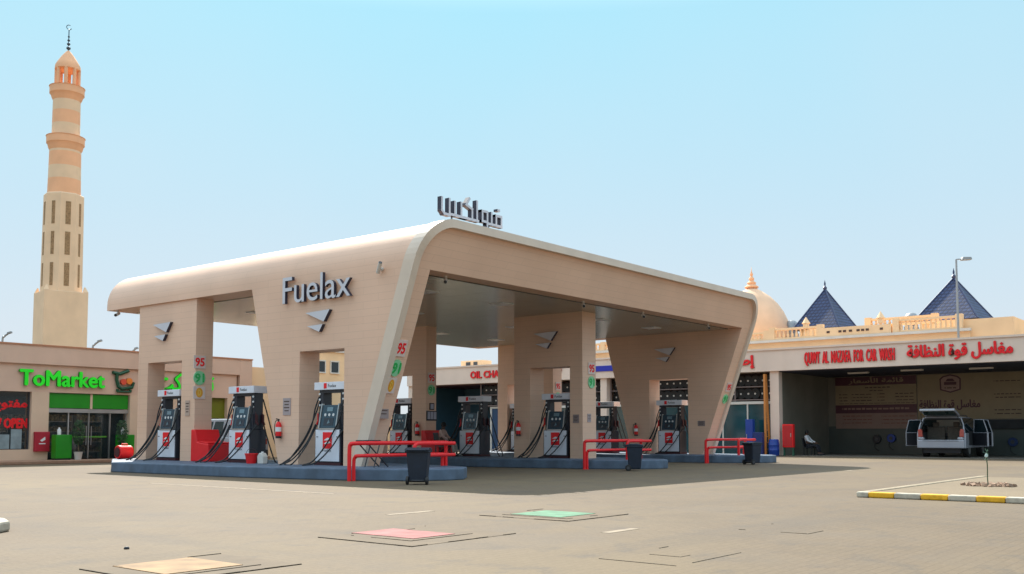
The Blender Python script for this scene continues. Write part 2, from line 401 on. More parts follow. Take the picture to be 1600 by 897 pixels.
# painted tank-filling patches let into the paving, with their dark groove frames
def groove(x0, x1, y0, y1, wd, z=.006, gap=.12):
    m = MB()
    def line(ax, t, a, b):
        while a < b:                                               # broken, uneven runs
            e = min(b, a + random.uniform(.12, .5)); w_ = wd * random.uniform(.3, .8)
            if random.random() > gap: m.box(*((a, e, t, t + w_) if ax == 'x' else (t, t + w_, a, e)), 0, z + random.uniform(0, .002))
            a = e + .004
    line('x', y0, x0, x1); line('y', x0, y0 + wd, y1)
    line('x', y1 - wd, x0 + random.uniform(.7, 1) * (x1 - x0), x1)
    return m
def patch(ox, paint, name):
    x0, x1, y0, y1, inn, paintpoly = ox
    a = MB(); a.box(x0, x1, y0, y1, -.01, .004); struct(a.build("tank_cover_slab", M['slab']))
    struct(groove(x0, x1, y0, y1, .022, .009).build("tank_cover_groove", M['groove']))
    ix0, ix1, iy0, iy1 = inn
    struct(groove(ix0, ix1, iy0, iy1, .02, .009).build("tank_cover_groove", M['groove']))
    px0, px1, py0, py1 = paintpoly
    q = MB(); q.box(px0, px1, py0, py1, 0, .010); struct(q.build(name, paint))
patch((-10.92, -9.15, -12.66, -11.15, (-10.55, -9.50, -12.28, -11.3), (-10.36, -9.66, -12.14, -11.1)), M['pink'], "red_painted_patch")
patch((-7.43, -5.9, -12.20, -10.6, (-7.14, -6.36, -11.96, -10.8), (-7.0, -6.12, -11.76, -10.84)), M['mint'], "green_painted_patch")
patch((-14.0, -12.55, -12.86, -11.6, (-13.7, -12.82, -12.62, -11.64), (-13.72, -12.93, -12.5, -11.66)), M['peach'], "orange_painted_patch")
for (x0, x1, y0, y1) in ((-8.2, -7.25, -9.55, -9.43), (-8.4, -7.72, -13.5, -13.37), (-5.38, -5.28, -5.0, 1.6), (13.0, 13.7, -8.6, -8.4)):
    q = MB(); q.box(x0, x1, y0, y1, 0, .004); struct(q.build("road_marking", M['faded']))
for (x0, x1, y0, y1) in ((-10.5, -9.2, -15.6, -14.75), (-7.0, -6.0, -15.4, -14.5), (-9.9, -9.4, -15.3, -14.95)):
    struct(groove(x0, x1, y0, y1, .016, .004, .35).build("manhole_groove", M['groove']))
s_ = MB(); s_.lathe([(.0, 0), (.026, .0), (.03, .012), (.018, .026), (0, .028)], n=9)
tag(s_.build("stone", M['black'], loc=(-12.91, -10.49, 0)), "small black stone lying alone on the open forecourt", "stone")

# ================================================================== CANOPY
def rake(z): return -.36 * (z - .28)
canopy = thing("fuel_canopy", "beige filling station canopy with rounded roof edges standing on six piers", "canopy", (0, 0, 0))
XW, ZB, ZT, RR, YF = 20.5, 5.6, 6.93, 1.15, 13.5
prof = [(0, ZB)]
for k in range(13):
    a = R(180 - 90 * k / 12); prof.append((RR + RR * math.cos(a), ZT - RR + RR * math.sin(a)))
for k in range(13):
    a = R(90 - 90 * k / 12); prof.append((XW - RR + RR * math.cos(a), ZT - RR + RR * math.sin(a)))
prof.append((XW, ZB))
m = MB(); n = len(prof)
vs = [(x, rake(z) + .10, z) for x, z in prof] + [(x, YF, z) for x, z in prof]
m.add(vs, [tuple(range(n)), tuple(range(2 * n - 1, n - 1, -1))])
m.add([vs[0], vs[n], vs[2 * n - 1], vs[n - 1]], [(0, 1, 2, 3)])
m.smooth = True
m.add(vs, [(i, n + i, n + i + 1, i + 1) for i in range(n - 1)])
roof = m.build("roof", M['clad'], canopy)
es = roof.modifiers.new("split", 'EDGE_SPLIT'); es.split_angle = R(40)
# pale edge trim: a strip that wraps the near edge from foot to foot
path = [(0, .3)] + prof[1:-1] + [(XW, .3)]
fullp = [(0, .3), (0, 2.0), (0, 4.0), (0, ZB)] + prof[1:-1] + [(XW, ZB), (XW, 4.0), (XW, 2.0), (XW, .3)]
m = MB(); L = len(fullp); rings = []
for i, (x, z) in enumerate(fullp):
    a, b = fullp[max(i - 1, 0)], fullp[min(i + 1, L - 1)]
    d = Vector((b[0] - a[0], b[1] - a[1])).normalized(); nx, nz = -d.y, d.x     # outward normal
    o_, i_ = (x + nx * .03, z + nz * .03), (x - nx * .20, z - nz * .20)
    f0 = rake(z)
    rings += [(o_[0], f0, o_[1]), (o_[0], f0 + .42, o_[1]), (i_[0], f0 + .42, i_[1]), (i_[0], f0, i_[1])]
for i in range(L - 1):
    m.add(rings[4 * i:4 * i + 8], [(j, (j + 1) % 4, 4 + (j + 1) % 4, 4 + j) for j in range(4)])
m.add(rings[:4], [(0, 1, 2, 3)]); m.add(rings[-4:], [(3, 2, 1, 0)])
m.build("edge_trim", M['trim'], canopy)
# soffit and its flush lights
m = MB(); m.box(.95, XW - .95, -1.2, YF - .35, ZB - .03, ZB + .02); sof = m.build("soffit", M['soffit'], canopy)
lp = None
for ix, x in enumerate((3.5, 7.2, 13.2, 17.0)):
    for yy in (1.0, 5.2, 9.4):
        if lp is None:
            q = MB(); q.box(-.3, .3, -.3, .3, -.02, 0); lp = q.build("ceiling_light", M['white'], canopy); o = lp
        else: o = lp.copy(); COL.objects.link(o)
        o.location = (x, yy, ZB - .03)
def pier(x0, x1, poly):
    m = MB(); m.prism(poly, 'x', x0, x1); return m.build("pier", M['clad'], canopy)
zf = .3
def near(z): return rake(z) + .10
def tapered(x0, x1, dy=0.0):
    pier(x0, x1, [(near(zf), zf), (.75, zf), (.75, 3.57), (2.68, 3.57), (2.68, zf), (3.6, zf), (5.0, ZB), (near(ZB), ZB)])
tapered(0, .74); tapered(XW - .9, XW)
pier(10.6, 11.45, [(.05, zf), (.6, zf), (.6, 3.62), (2.42, 3.62), (2.42, zf), (3.18, zf), (3.18, ZB), (.05, ZB)])
def rear(x0, x1, ya):
    pier(x0, x1, [(ya, zf), (ya + .78, zf), (ya + .78, 3.6), (ya + 2.82, 3.6), (ya + 2.82, zf), (ya + 3.42, zf), (ya + 3.42, ZB), (ya, ZB)])
rear(.08, .72, 8.03); rear(10.6, 11.2, 7.76); rear(19.6, 20.3, 8.0)
# wall lettering and emblems (fixed to the canopy)
letters("wall_lettering", "Fuelax", (M['silver'], M['navy']), canopy, (0, 1.85, 5.38), 2.95, .78, .10, XL, res=4, standoff=.05)
def emblem(x, dy, dz):
    m = MB()
    for poly in ([(2.32, 4.66), (1.27, 4.69), (1.52, 4.36)], [(2.24, 4.27), (1.56, 4.29), (1.71, 4.08)]):
        P = [(yy + dy, zz + dz) for yy, zz in poly]
        m.mi = 1; m.prism(P, 'x', x - .11, x - .002)
        m.mi = 0; m.add([(x - .114, yy, zz) for yy, zz in P], [(0, 1, 2)])
    m.build("emblem", [M['silver'], M['navy']], canopy)
emblem(0, 0, 0); emblem(.08, 8.1, .22); emblem(10.6, -.15, .22); emblem(19.6, .06, .25)

# ---- roof-top sign: square kufic letters on two stilts
rs = thing("rooftop_sign", "grey Arabic letters standing on stilts above the canopy roof edge", "sign", (1.16, -1.75, 6.93))
def kx(px): return (px - 190) * 2.62 / 1205
def kz(v): return .17 + (v + 85) * .00152
m = MB(); th = .072
def stroke(pts, t=th):
    """a band of even width through the points, as a solid letter stroke"""
    for (a, b) in zip(pts, pts[1:]):
        A, B = Vector((kx(a[0]), kz(a[1]))), Vector((kx(b[0]), kz(b[1])))
        d = (B - A).normalized(); nn = Vector((-d.y, d.x)) * t / 2; A2, B2 = A - d * t / 2, B + d * t / 2
        off = random.uniform(0, .003)
        P = [A2 - nn, B2 - nn, B2 + nn, A2 + nn]
        m.mi = 1; m.prism([(p.x, p.y) for p in P], 'y', -.07 - off, .07 + off)
        m.mi = 0; m.add([(p.x, -.074 - off, p.y) for p in P], [(0, 1, 2, 3)])
stroke([(205, 285), (205, 60), (245, 5), (345, 0)]); stroke([(345, 290), (345, 0)])
stroke([(345, 20), (690, 20)]); stroke([(450, 265), (450, 20)]); stroke([(570, 280), (570, 20)])
stroke([(730, 400), (665, 275), (785, 215), (785, 20)]); stroke([(600, 20), (1000, 20)][:1] + [(905, 20)])
stroke([(880, 385), (880, 20)])
stroke([(990, 240), (990, 45), (1090, 45), (1090, 240), (990, 240)]); stroke([(1090, 45), (1090, -75), (985, -80)])
stroke([(1090, 22), (1390, 22)]); stroke([(1180, 240), (1180, 22)])
stroke([(1275, 22), (1275, 215), (1385, 215), (1385, 22)])
for (px, v) in ((1325, 330), (1190, -80), (1240, -80)): stroke([(px - 12, v), (px + 12, v)], .07)
m.build("letter", [M['silver'], M['navy']], rs)
for px in (420, 1150):
    q = MB(); q.cyl((kx(px), 0, -.02), (kx(px), 0, kz(20) - .02), .025, n=8); q.build("stilt", M['steel'], rs)

# ================================================================== PUMP ISLANDS
ISL = [(0.0, 1), (10.6, 2), (19.6, 3)]
isl0 = MB(); isl0.prism([(0.0, 12.9), (-2.2, 9.0), (-2.15, 3.0), (-1.75, .5), (-1.35, -1.2), (-.75, -2.4), (.1, -3.0), (.8, -3.0), (1.6, -2.4), (2.1, -1.2), (2.4, .5), (2.6, 3.0), (2.6, 12.85)], 'z', 0, .3)
io = isl0.build("pump_island", M['kerbblue'], bevel=.03)
tag(io, "blue-grey raised kerbed island below the pier with large wall letters, nearest the camera", "pump island", "raised islands the pumps stand on")
i2 = io.copy(); COL.objects.link(i2); i2.location.x = 10.6 - .1
tag(i2, "blue-grey raised kerbed island under the straight-sided middle pier and the seated attendant", "pump island", "raised islands the pumps stand on")
i3 = io.copy(); COL.objects.link(i3); i3.location.x = 19.35
tag(i3, "blue-grey raised kerbed island farthest right, next to the car wash", "pump island", "raised islands the pumps stand on")

def make_pump():
    r = thing("fuel_pump", "x", "fuel pump", group="fuel pumps on the islands")
    q = MB(); q.box(-.31, .31, -.56, .56, 0, .08); q.build("base", M['maroon'], r)
    q = MB(); q.box(-.29, .29, -.545, .545, .08, 1.02); q.build("cabinet", M['pumpb'], r, bevel=.012)
    q = MB(); q.box(-.315, -.29, -.50, .505, .11, 1.0)
    fp = q.build("front_panel", M['pumpw'], r, bevel=.008)
    q = MB(); q.box(.29, .315, -.505, .50, .11, 1.0); q.build("back_panel", M['pumpw'], r, bevel=.008)
    q = MB(); q.box(-.325, -.315, -.20, .18, .47, .93); em = q.build("emblem_panel", M['lred'], r)
    q = MB()
    q.prism([(.13, .70), (-.02, .775), (-.15, .75), (-.15, .73), (.0, .70)], 'x', -.331, -.325)
    q.prism([(.13, .60), (.02, .66), (-.13, .665), (-.15, .63), (.0, .60)], 'x', -.331, -.325)
    q.build("swoosh", M['white'], em)
    letters("lettering", "Fuelax", M['dgrey'], r, (-.315, 0, .42), .36, .08, .004, XL)
    q = MB()                                                       # handles / seams of the panel
    for yy in (-.42, .42): q.box(-.327, -.315, yy - .035, yy + .035, .79, .81)
    q.build("panel_lock", M['dgrey'], r)
    # sloping head
    q = MB(); q.prism([(-.29, 1.02), (-.30, 1.06), (-.19, 1.70), (.19, 1.70), (.29, 1.02)], 'y', -.34, .34)
    hd = q.build("display_head", M['screen'], r, bevel=.01)
    def fx(z): return -.30 + (z - 1.06) * .11 / .64
    q = MB()
    for sy in (-1, 1):
        q.hexa([(fx(1.04) - .03, sy * .36 - .02, 1.03), (fx(1.04) + .1, sy * .36 - .02, 1.03), (fx(1.04) + .1, sy * .36 + .02, 1.03), (fx(1.04) - .03, sy * .36 + .02, 1.03)],
               [(fx(1.74) - .03, sy * .36 - .02, 1.74), (fx(1.74) + .05, sy * .36 - .02, 1.74), (fx(1.74) + .05, sy * .36 + .02, 1.74), (fx(1.74) - .03, sy * .36 + .02, 1.74)])
    q.box(-.325, -.25, -.36, .36, 1.0, 1.045)
    q.build("head_frame", M['alu'], r)
    def panel(z0, z1, y0, y1, off): return [(fx(z0) - off, y0, z0), (fx(z0) - off + .012, y0, z0), (fx(z0) - off + .012, y1, z0), (fx(z0) - off, y1, z0)], \
                                           [(fx(z1) - off, y0, z1), (fx(z1) - off + .012, y0, z1), (fx(z1) - off + .012, y1, z1), (fx(z1) - off, y1, z1)]
    q = MB(); q.hexa(*panel(1.52, 1.64, -.12, .12, .01)); q.build("screen", M['lcd'], r)
    q = MB()
    for yy in (-.17, 0, .17): q.cyl((fx(1.42) - .012, yy, 1.42), (fx(1.42) + .01, yy, 1.42), .042, n=10)
    q.build("button", M['white'], r)
    q = MB(); q.hexa(*panel(1.12, 1.33, -.2, .2, .006)); kp = q.build("keypad", M['pumpb'], r)
    q = MB(); q.prism([(-.06, 1.2), (.06, 1.16), (-.02, 1.29)], 'x', fx(1.2) - .014, fx(1.2) - .006); q.build("keypad_mark", M['lcd'], kp)
    # hose masts
    for sy in (-1, 1):
        q = MB(); a, b = sorted((sy * .36, sy * .55)); q.box(-.16, .16, a, b, 1.02, 2.13); q.box(-.2, .2, a + .02, b - .02, 1.02, 1.5)
        hm = q.build("hose_mast", M['pumpb'], r, bevel=.015)
        q = MB()
        for zz in (2.02, 1.86, 1.70): q.cyl((-.19, sy * .50, zz), (-.15, sy * .50, zz), .032, n=8)
        q.build("hose_outlet", M['white'], hm)
    q = MB(); q.box(-.16, .16, -.36, .36, 2.05, 2.13); q.build("mast_bridge", M['pumpb'], r)
    q = MB(); q.box(-.27, .27, -.64, .64, 2.13, 2.35); tp = q.build("topper", M['pumpw'], r, bevel=.012)
    q = MB(); q.box(-.278, -.27, .10, .22, 2.17, 2.32); q.build("topper_emblem", M['lred'], tp)
    letters("topper_lettering", "Fuelax", M['dgrey'], tp, (-.271, -.13, 2.245), .34, .09, .004, XL)
    # nozzles in their boots, two a side
    for sy, mm in ((1, M['redp']), (-1, M['maroon'])):
        for dx in (-.12, .12):
            q = MB(); q.obox((dx, sy * .60, 1.34), .06, .07, .26, (0, 0, 0)); q.obox((dx, sy * .64, 1.22), .045, .05, .16, (sy * .5, 0, 0))
            q.cyl((dx, sy * .6, 1.44), (dx, sy * .53, 1.56), .018, .014, 8)
            q.build("nozzle", mm, r, bevel=.01)
    # hoses: out of the mast, down in a loop over the island, and back to the nozzle
    def hose(pts, rad=.021):
        q = MB(); q.tube(bez(pts, 7), rad, 7); q.build("hose", M['rubber'], r)
    hose([(-.17, .53, 1.95), (-.24, .62, 1.6), (-.33, .72, 1.0), (-.62, .98, .35), (-.92, 1.22, .035), (-1.05, 1.12, .022), (-.80, .92, .16), (-.46, .72, .62), (-.2, .64, 1.16)])
    hose([(-.17, .50, 1.80), (-.28, .64, 1.3), (-.45, .82, .75), (-.75, 1.05, .2), (-.98, 1.02, .025), (-.86, .82, .05), (-.50, .67, .55), (-.15, .64, 1.14)])
    hose([(-.17, -.50, 1.86), (-.26, -.50, 1.4), (-.35, -.34, 1.0), (-.42, -.05, .55), (-.62, .24, .12), (-.85, .36, .022), (-.95, .22, .022), (-.74, -.06, .1), (-.48, -.36, .5), (-.30, -.55, .9), (-.14, -.64, 1.14)])
    hose([(.17, .53, 1.95), (.3, .66, 1.4), (.4, .85, .8), (.6, 1.1, .2), (.75, 1.1, .022), (.6, .85, .1), (.3, .68, .7), (.14, .64, 1.15)])
    hose([(.17, -.53, 1.95), (.25, -.68, 1.4), (.32, -.85, .8), (.42, -1.02, .25), (.4, -1.1, .025), (.3, -.98, .06), (.2, -.75, .7), (.13, -.64, 1.14)])
    return r
pump = make_pump()
PL = [(.33, 9.55, "white-fronted fuel pump in the doorway of the pier nearest the green-signed shop"),
      (.33, 5.55, "white-fronted fuel pump standing free between two piers, a red bucket at its side"),
      (.33, 1.45, "white-fronted fuel pump in the doorway under the large wall letters"),
      (10.95, 9.35, "white-fronted fuel pump glimpsed behind the slanting white-edged front pier, above the red rail"),
      (10.95, 5.45, "white-fronted fuel pump standing free beside the seated attendant in pink"),
      (10.95, 1.30, "white-fronted fuel pump in the doorway of the straight-sided middle pier"),
      (19.95, 10.1, "fuel pump almost wholly hidden in the rear doorway left of the middle pier's fire extinguisher"),
      (19.95, 5.25, "dark fuel pump showing only its side past the right edge of the middle pier"),
      (19.95, 1.75, "white-fronted fuel pump in the doorway of the tapered pier next to the car wash")]
for i, (x, y, lab) in enumerate(PL):
    o = pump if i == 0 else copy_tree(pump)
    o.location = (x, y, .3); o["label"] = lab

# ---- red hoop rails, one at each island nose
def make_rail():
    r = thing("guard_rail", "x", "guard rail", group="red hoop rails at the island noses")
    q = MB(); q.tube(bez([(-1.63, -1.32, 0), (-1.63, -1.32, .80), (-1.6, -1.34, .91), (-1.45, -1.4, .945), (.2, -2.25 + .75, .945)], 6) + bez([(.2, -1.5, .945), (1.75, -1.42, .945), (1.9, -1.36, .91), (1.93, -1.32, .8), (1.93, -1.32, 0)], 6)[1:], .052, 10)
    q.build("outer_hoop", M['red'], r)
    q = MB(); q.tube(bez([(-1.48, -1.32, 0), (-1.48, -1.32, .5), (-1.45, -1.35, .6), (-1.32, -1.4, .63), (.2, -1.5, .63), (1.6, -1.42, .63), (1.76, -1.36, .6), (1.79, -1.32, .5), (1.79, -1.32, 0)], 7), .046, 10)
    q.build("inner_hoop", M['red'], r)
    for zz, rr in ((.93, .05), (.62, .045)):
        q = MB(); q.tube(bez([(.1, -1.9, zz - .35), (.1, -1.9, zz - .1), (.16, -1.9, zz - .02), (.3, -1.9, zz), (1.0, -1.92, zz), (1.65, -1.9, zz)], 5), rr, 9); q.build("return_bar", M['red'], r)
    q = MB(); q.cyl((.1, -1.9, .3), (.1, -1.9, .63), .055, n=10); q.build("nose_post", M['red'], r)
    return r
rail = make_rail()
for i, (x, lab) in enumerate(((0, "red tubular hoop rail in front of the slanted white-edged pier, nearest the camera"),
                              (10.35, "red tubular hoop rail at the end of the middle island"), (18.85, "red tubular hoop rail at the far island near the car wash"))):
    o = rail if i == 0 else copy_tree(rail); o.location = (x, 0, 0); o["label"] = lab

# ---- wheelie bins
def make_bin():
    r = thing("wheelie_bin", "x", "bin", group="dark wheeled bins at the island ends")
    q = MB(); q.hexa([(-.19, -.2, .06), (.19, -.2, .06), (.19, .2, .06), (-.19, .2, .06)], [(-.25, -.26, .78), (.25, -.26, .78), (.25, .26, .78), (-.25, .26, .78)])
    b = q.build("body", M['bin'], r, bevel=.03)
    q = MB(); q.box(-.275, .275, -.285, .285, .755, .79); q.build("rim", M['bin'], r, bevel=.012)
    q = MB(); q.prism([(-.29, .792), (-.27, .83), (-.1, .865), (.15, .865), (.29, .835), (.30, .795)], 'y', -.285, .285); q.build("lid", M['bin'], r, bevel=.015)
    q = MB(); q.tube([(.27, -.2, .80), (.35, -.2, .81), (.35, .2, .81), (.27, .2, .80)], .018, 8); q.build("handle", M['bin'], r)
    q = MB(); q.cyl((.2, -.24, .1), (.2, .24, .1), .016, n=8); q.build("axle", M['dgrey'], r)
    for sy in (-1, 1):
        q = MB(); q.cyl((.2, sy * .2, .1), (.2, sy * .26, .1), .1, n=18); w = q.build("wheel", M['rubber'], r, bevel=.012)
        q = MB(); q.cyl((.2, sy * .262, .1), (.2, sy * .27, .1), .045, n=12); q.build("hub", M['dgrey'], w)
    return r
wb = make_bin()
for i, (x, y, rz, lab) in enumerate(((-1.62, -3.72, R(215), "large dark blue wheeled bin in front of the nearest red rail"),
                                     (8.75, -3.25, R(120), "dark blue wheeled bin at the end of the middle island"),
                                     (17.15, -3.35, R(160), "dark wheeled bin at the far island beside the sunlit ground"))):
    o = wb if i == 0 else copy_tree(wb); o.location = (x, y, 0); o.rotation_euler.z = rz; o["label"] = lab

# ---- red sand bins against the rear piers
q = MB(); q.prism([(0, 0), (0, 1.02), (-.22, 1.02), (-.34, .62), (-.95, .56), (-1.0, 0)], 'x', -.05, .86)
sb = thing("sand_bin", "bright red stepped sand bin against the pier nearest the shop", "sand bin", (0.0, 8.02, .3), group="red sand bins at the rear piers")
q.build("body", M['redp'], sb, bevel=.03)
q = MB(); q.obox((.40, -.645, .612), .86, .56, .035, (R(6), 0, 0)); q.build("lid", M['redp'], sb, bevel=.01)
s2 = copy_tree(sb); s2.location = (10.35, 7.74, .3); s2["label"] = "red stepped sand bin beside the seated attendant"

# ---- fire extinguishers with their notice plates
def make_ext():
    r = thing("fire_extinguisher", "x", "fire extinguisher", group="fire extinguishers hung on the piers")
    q = MB(); q.lathe([(.0, 0), (.075, .0), (.085, .03), (.085, .40), (.06, .46), (.025, .49), (0, .49)], n=16); q.build("cylinder", M['red'], r)
    q = MB(); q.cyl((0, 0, .48), (0, 0, .54), .025, n=8); q.obox((-.03, 0, .56), .12, .025, .03, (0, .2, 0)); q.build("valve", M['black'], r)
    q = MB(); q.tube(bez([(0, .02, .52), (-.03, .1, .5), (-.05, .12, .3), (-.04, .1, .08)], 6), .012, 6); q.build("hose", M['rubber'], r)
    q = MB(); q.lathe([(.0855, 0), (.0855, .07)], (0, 0, .0), n=16); q.build("foot_ring", M['black'], r)
    q = MB(); q.lathe([(.0865, 0), (.0865, .13)], (0, 0, .2), n=16); q.build("instruction_band", M['white'], r)
    return r
ex = make_ext()
for i, (x, y, z, lab) in enumerate(((-.10, 3.48, 1.05, "red fire extinguisher hung left of the doorway under the wall letters"),
                                    (10.5, 2.9, 1.1, "red fire extinguisher hung on the left of the middle pier"),
                                    (19.5, 3.33, 1.08, "red fire extinguisher hung on the tapered pier beyond the middle rail"),
                                    (10.5, 8.15, 1.1, "red fire extinguisher on the pier behind the slanted white edge"))):
    o = ex if i == 0 else copy_tree(ex); o.location = (x, y, z); o["label"] = lab
def plate(name, lab, cat, c, w, h, face, mm, group=None, ink=None):
    r = thing(name, lab, cat, c, 0, group); q = MB()
    if face == 'x': q.box(-.02, -.001, -w / 2, w / 2, -h / 2, h / 2)
    else: q.box(-w / 2, w / 2, -.02, -.001, -h / 2, h / 2)
    q.build("plate", mm, r)
    q = MB()
    for k in range(4):
        zz = h * (.3 - .18 * k); ww = w * (.36 if k % 2 == 0 else .28)
        if face == 'x': q.box(-.024, -.02, -ww, ww, zz - h * .03, zz + h * .03)
        else: q.box(-ww, ww, -.024, -.02, zz - h * .03, zz + h * .03)
    q.build("small_print", ink or M['ink'], r)
    return r
grp = "notice plates on the piers"
pl = mat("notice_plate", (.40, .32, .32), .4); pl2 = mat("notice_plate_dark", (.26, .2, .19), .4)
plate("notice_plate", "pale grey notice above the extinguisher under the wall letters", "notice", (0, 3.22, 1.98), .34, .5, 'x', pl, grp)
plate("notice_plate", "grey notice on the slanted end face of the pier with white edge", "notice", (.36, -.45, 1.85), .36, .5, 'y', pl2, grp)
plate("notice_plate", "beige notice between the pump doorway and corner of the shop-side pier", "notice", (.08, 8.42, 2.02), .24, .5, 'x', mat("notice_beige", (.48, .34, .27), .5), grp)
plate("notice_plate", "dark notice right of the doorway on the middle pier", "notice", (10.6, .33, 1.72), .26, .3, 'x', pl2, grp)
plate("notice_plate", "small grey notice on the end face of the middle pier", "notice", (11.0, .05, 1.75), .22, .3, 'y', pl, grp)
plate("notice_plate", "dark notice right of the doorway on the tapered far pier", "notice", (19.6, .12, 1.62), .34, .22, 'x', pl2, grp)
nb = thing("notice_board", "black framed board with pale sheets on the pier above the sand bin", "notice board", (10.92, 7.76, 2.05))
q = MB(); q.box(-.30, .30, -.03, -.002, -.34, .06); q.box(-.12, .14, -.03, -.002, .10, .38); q.build("frame", M['black'], nb)
q = MB(); q.box(-.25, -.1, -.036, -.03, -.28, .02); q.box(-.07, .08, -.036, -.03, -.28, .02); q.box(.11, .26, -.036, -.03, -.28, .02); q.box(-.08, .1, -.036, -.03, .14, .34); q.build("sheet", mat("notice_sheet", (.42, .42, .5), .6), nb)

# ---- fuel grade signs on the pier ends
gw, gg, gd = M['lred'], mat("sign_green", (.02, .42, .09), .4), mat("sign_orange", (.75, .33, .02), .4)
def grade(txt, c, w, h, lab, tilt=0.0):
    r = thing("fuel_grade_sign", lab, "fuel grade sign", c, 0, "fuel grade signs on the pier ends"); r.rotation_euler = (tilt, 0, 0)
    q = MB()
    if txt == '91': q.prism([(w * .5 * math.cos(a), h * .52 * math.sin(a)) for a in [2 * math.pi * k / 24 for k in range(24)]], 'y', -.03, -.002)
    else: q.box(-w / 2, w / 2, -.03, -.002, -h / 2, h / 2)
    q.build("plate", mat("sign_mint", (.25, .62, .33), .5) if txt == '91' else mat("sign_pale", (.72, .58, .52), .5), r)
    if txt == 'D':
        q = MB(); q.prism([(w * .3 * math.cos(a), h * .4 * math.sin(a)) for a in [2 * math.pi * k / 24 for k in range(24)]], 'y', -.034, -.031); q.build("oval", gd, r)
        letters("lettering", 'D', mat("sign_yellow", (.8, .55, .1), .5), r, (0, -.034, 0), w * .25, h * .5, .006, XF, bold=.01)
    else:
        letters("lettering", txt, gw if txt == '95' else gg, r, (0, -.03, 0), w * .78, h * .68, .012, XF, bold=.025)
tl = math.atan(.36)
def onrake(z): return rake(z) + .10
for (x, w) in ((.22, .44),):
    for t, z, h in (('95', 3.52, .42), ('91', 3.0, .44), ('D', 2.52, .40)):
        grade(t, (x, 8.03, z), w, h, {'95': "red 95 grade sign on the shop-side pier above its green one", '91': "round green 91 grade sign on the shop-side pier",
              'D': "orange D grade sign on the shop-side pier above the red sand bin"}[t])
for t, z, h in (('95', 3.50, .46), ('91', 2.97, .46), ('D', 2.50, .44)):
    grade(t, (.40 if t != 'D' else .37, onrake(z), z), .38 if t != 'D' else .34, h, {'95': "large red 95 grade sign on the slanted white-edged pier", '91': "round green 91 grade sign on the slanted white-edged pier",
          'D': "orange D grade sign on the slanted white-edged pier"}[t], tl)
for t, z in (('95', 3.46), ('91', 2.96)):
    grade(t, (10.9, 7.76, z), .42, .42, {'95': "red 95 grade sign on the pier above the framed notice board", '91': "round green 91 grade sign above the framed notice board"}[t])
    grade(t, (11.25 - .1, .05, z + .08), .42, .42, {'95': "red 95 grade sign on the end of the middle pier", '91': "round green 91 grade sign on the end of the middle pier"}[t])
    grade(t, (20.05, onrake(z - .3), z - .3), .42, .40, {'95': "red 95 grade sign on the far tapered pier by the tyre bay", '91': "round green 91 grade sign on the far tapered pier by the tyre bay"}[t], tl)
    grade(t, (19.98, 8.0, z), .4, .4, {'95': "red 95 grade sign seen through the doorway of the middle pier", '91': "green 91 grade sign seen through the doorway of the middle pier"}[t])

# ---- CCTV cameras
def make_cam():
    r = thing("security_camera", "x", "security camera", group="white bullet cameras under the canopy edge")
    q = MB(); q.cyl((0, 0, 0), (0, 0, -.05), .05, n=12); q.cyl((0, 0, -.05), (.02, -.02, -.13), .02, n=8); q.build("bracket", M['offw'], r)
    q = MB(); q.cyl((.1, .08, -.10), (-.14, -.12, -.2), .055, n=12); q.build("housing", M['offw'], r)
    q = MB(); q.cyl((-.14, -.12, -.2), (-.152, -.13, -.205), .048, n=12); q.build("lens", M['black'], r)
    return r
cc = make_cam()
for i, (x, y, z, lab) in enumerate(((1.75, -1.45, 5.6, "white security camera under the canopy beside the slanted pier top"),
                                    (8.5, -1.45, 5.6, "white security camera under the canopy left of the middle pier"),
                                    (12.3, -1.45, 5.6, "white security camera under the canopy right of the middle pier"),
                                    (17.3, -1.45, 5.6, "white security camera under the canopy near the far tapered pier"))):
    o = cc if i == 0 else copy_tree(cc); o.location = (x, y, z); o["label"] = lab
o = copy_tree(cc); o.location = (-.002, -.75, 5.63); o.rotation_euler = (0, R(90), R(0)); o["label"] = "white security camera on the wall right of the big letters"
o = copy_tree(cc); o.location = (.12, 13.0, 5.6); o["label"] = "security camera under the far left roof overhang"

# ---- small loose things on the islands
def bucket(x, y, z, lab, mm, rr=.2, hh=.32, grp=None):
    r = thing("bucket", lab, "bucket", (x, y, z), 0, grp)
    q = MB(); q.lathe([(rr * .72, 0), (rr, hh), (rr * 1.06, hh), (rr * 1.06, hh - .03), (rr * .95, hh - .03), (rr * .68, .02), (0, .02)], n=20); q.build("pail", mm, r)
    q = MB(); q.tube([(rr * math.cos(a), 0, hh - .02 + rr * .9 * math.sin(a)) for a in [math.pi * k / 10 for k in range(11)]], .008, 6); q.build("handle", M['dgrey'], r)
    return r
bucket(-.25, 4.55, .3, "red bucket beside the free-standing pump on the nearest island", M['redp'], .19, .30)
jj = thing("jug", "white plastic jug beside the red bucket", "jug", (-.2, 4.08, .3))
q = MB(); q.prism([(-.13, 0), (.13, 0), (.14, .22), (.05, .32), (-.05, .32), (-.14, .22)], 'x', -.09, .09); q.build("body", M['offw'], jj, bevel=.02)
q = MB(); q.cyl((0, 0, .32), (0, 0, .36), .035, n=10); q.build("cap", M['white'], jj)
rd = thing("red_drum", "red round container lying at the shop end of the nearest island", "container", (.15, 12.35, .3))
q = MB(); q.cyl((-.26, 0, .24), (.24, 0, .24), .24, .23, n=24); q.build("shell", M['redp'], rd, bevel=.03)
q = MB(); q.cyl((-.285, 0, .24), (-.262, 0, .24), .17, n=20); q.build("end_cap", M['maroon'], rd)
q = MB(); q.tube([(-.12, 0, .46), (-.1, 0, .53), (.1, 0, .53), (.12, 0, .46)], .018, 6); q.build("handle", M['redp'], rd)
st = thing("folding_stand", "black folding wire stand behind the nearest red rail", "stand", (-.15, -.75, .3))
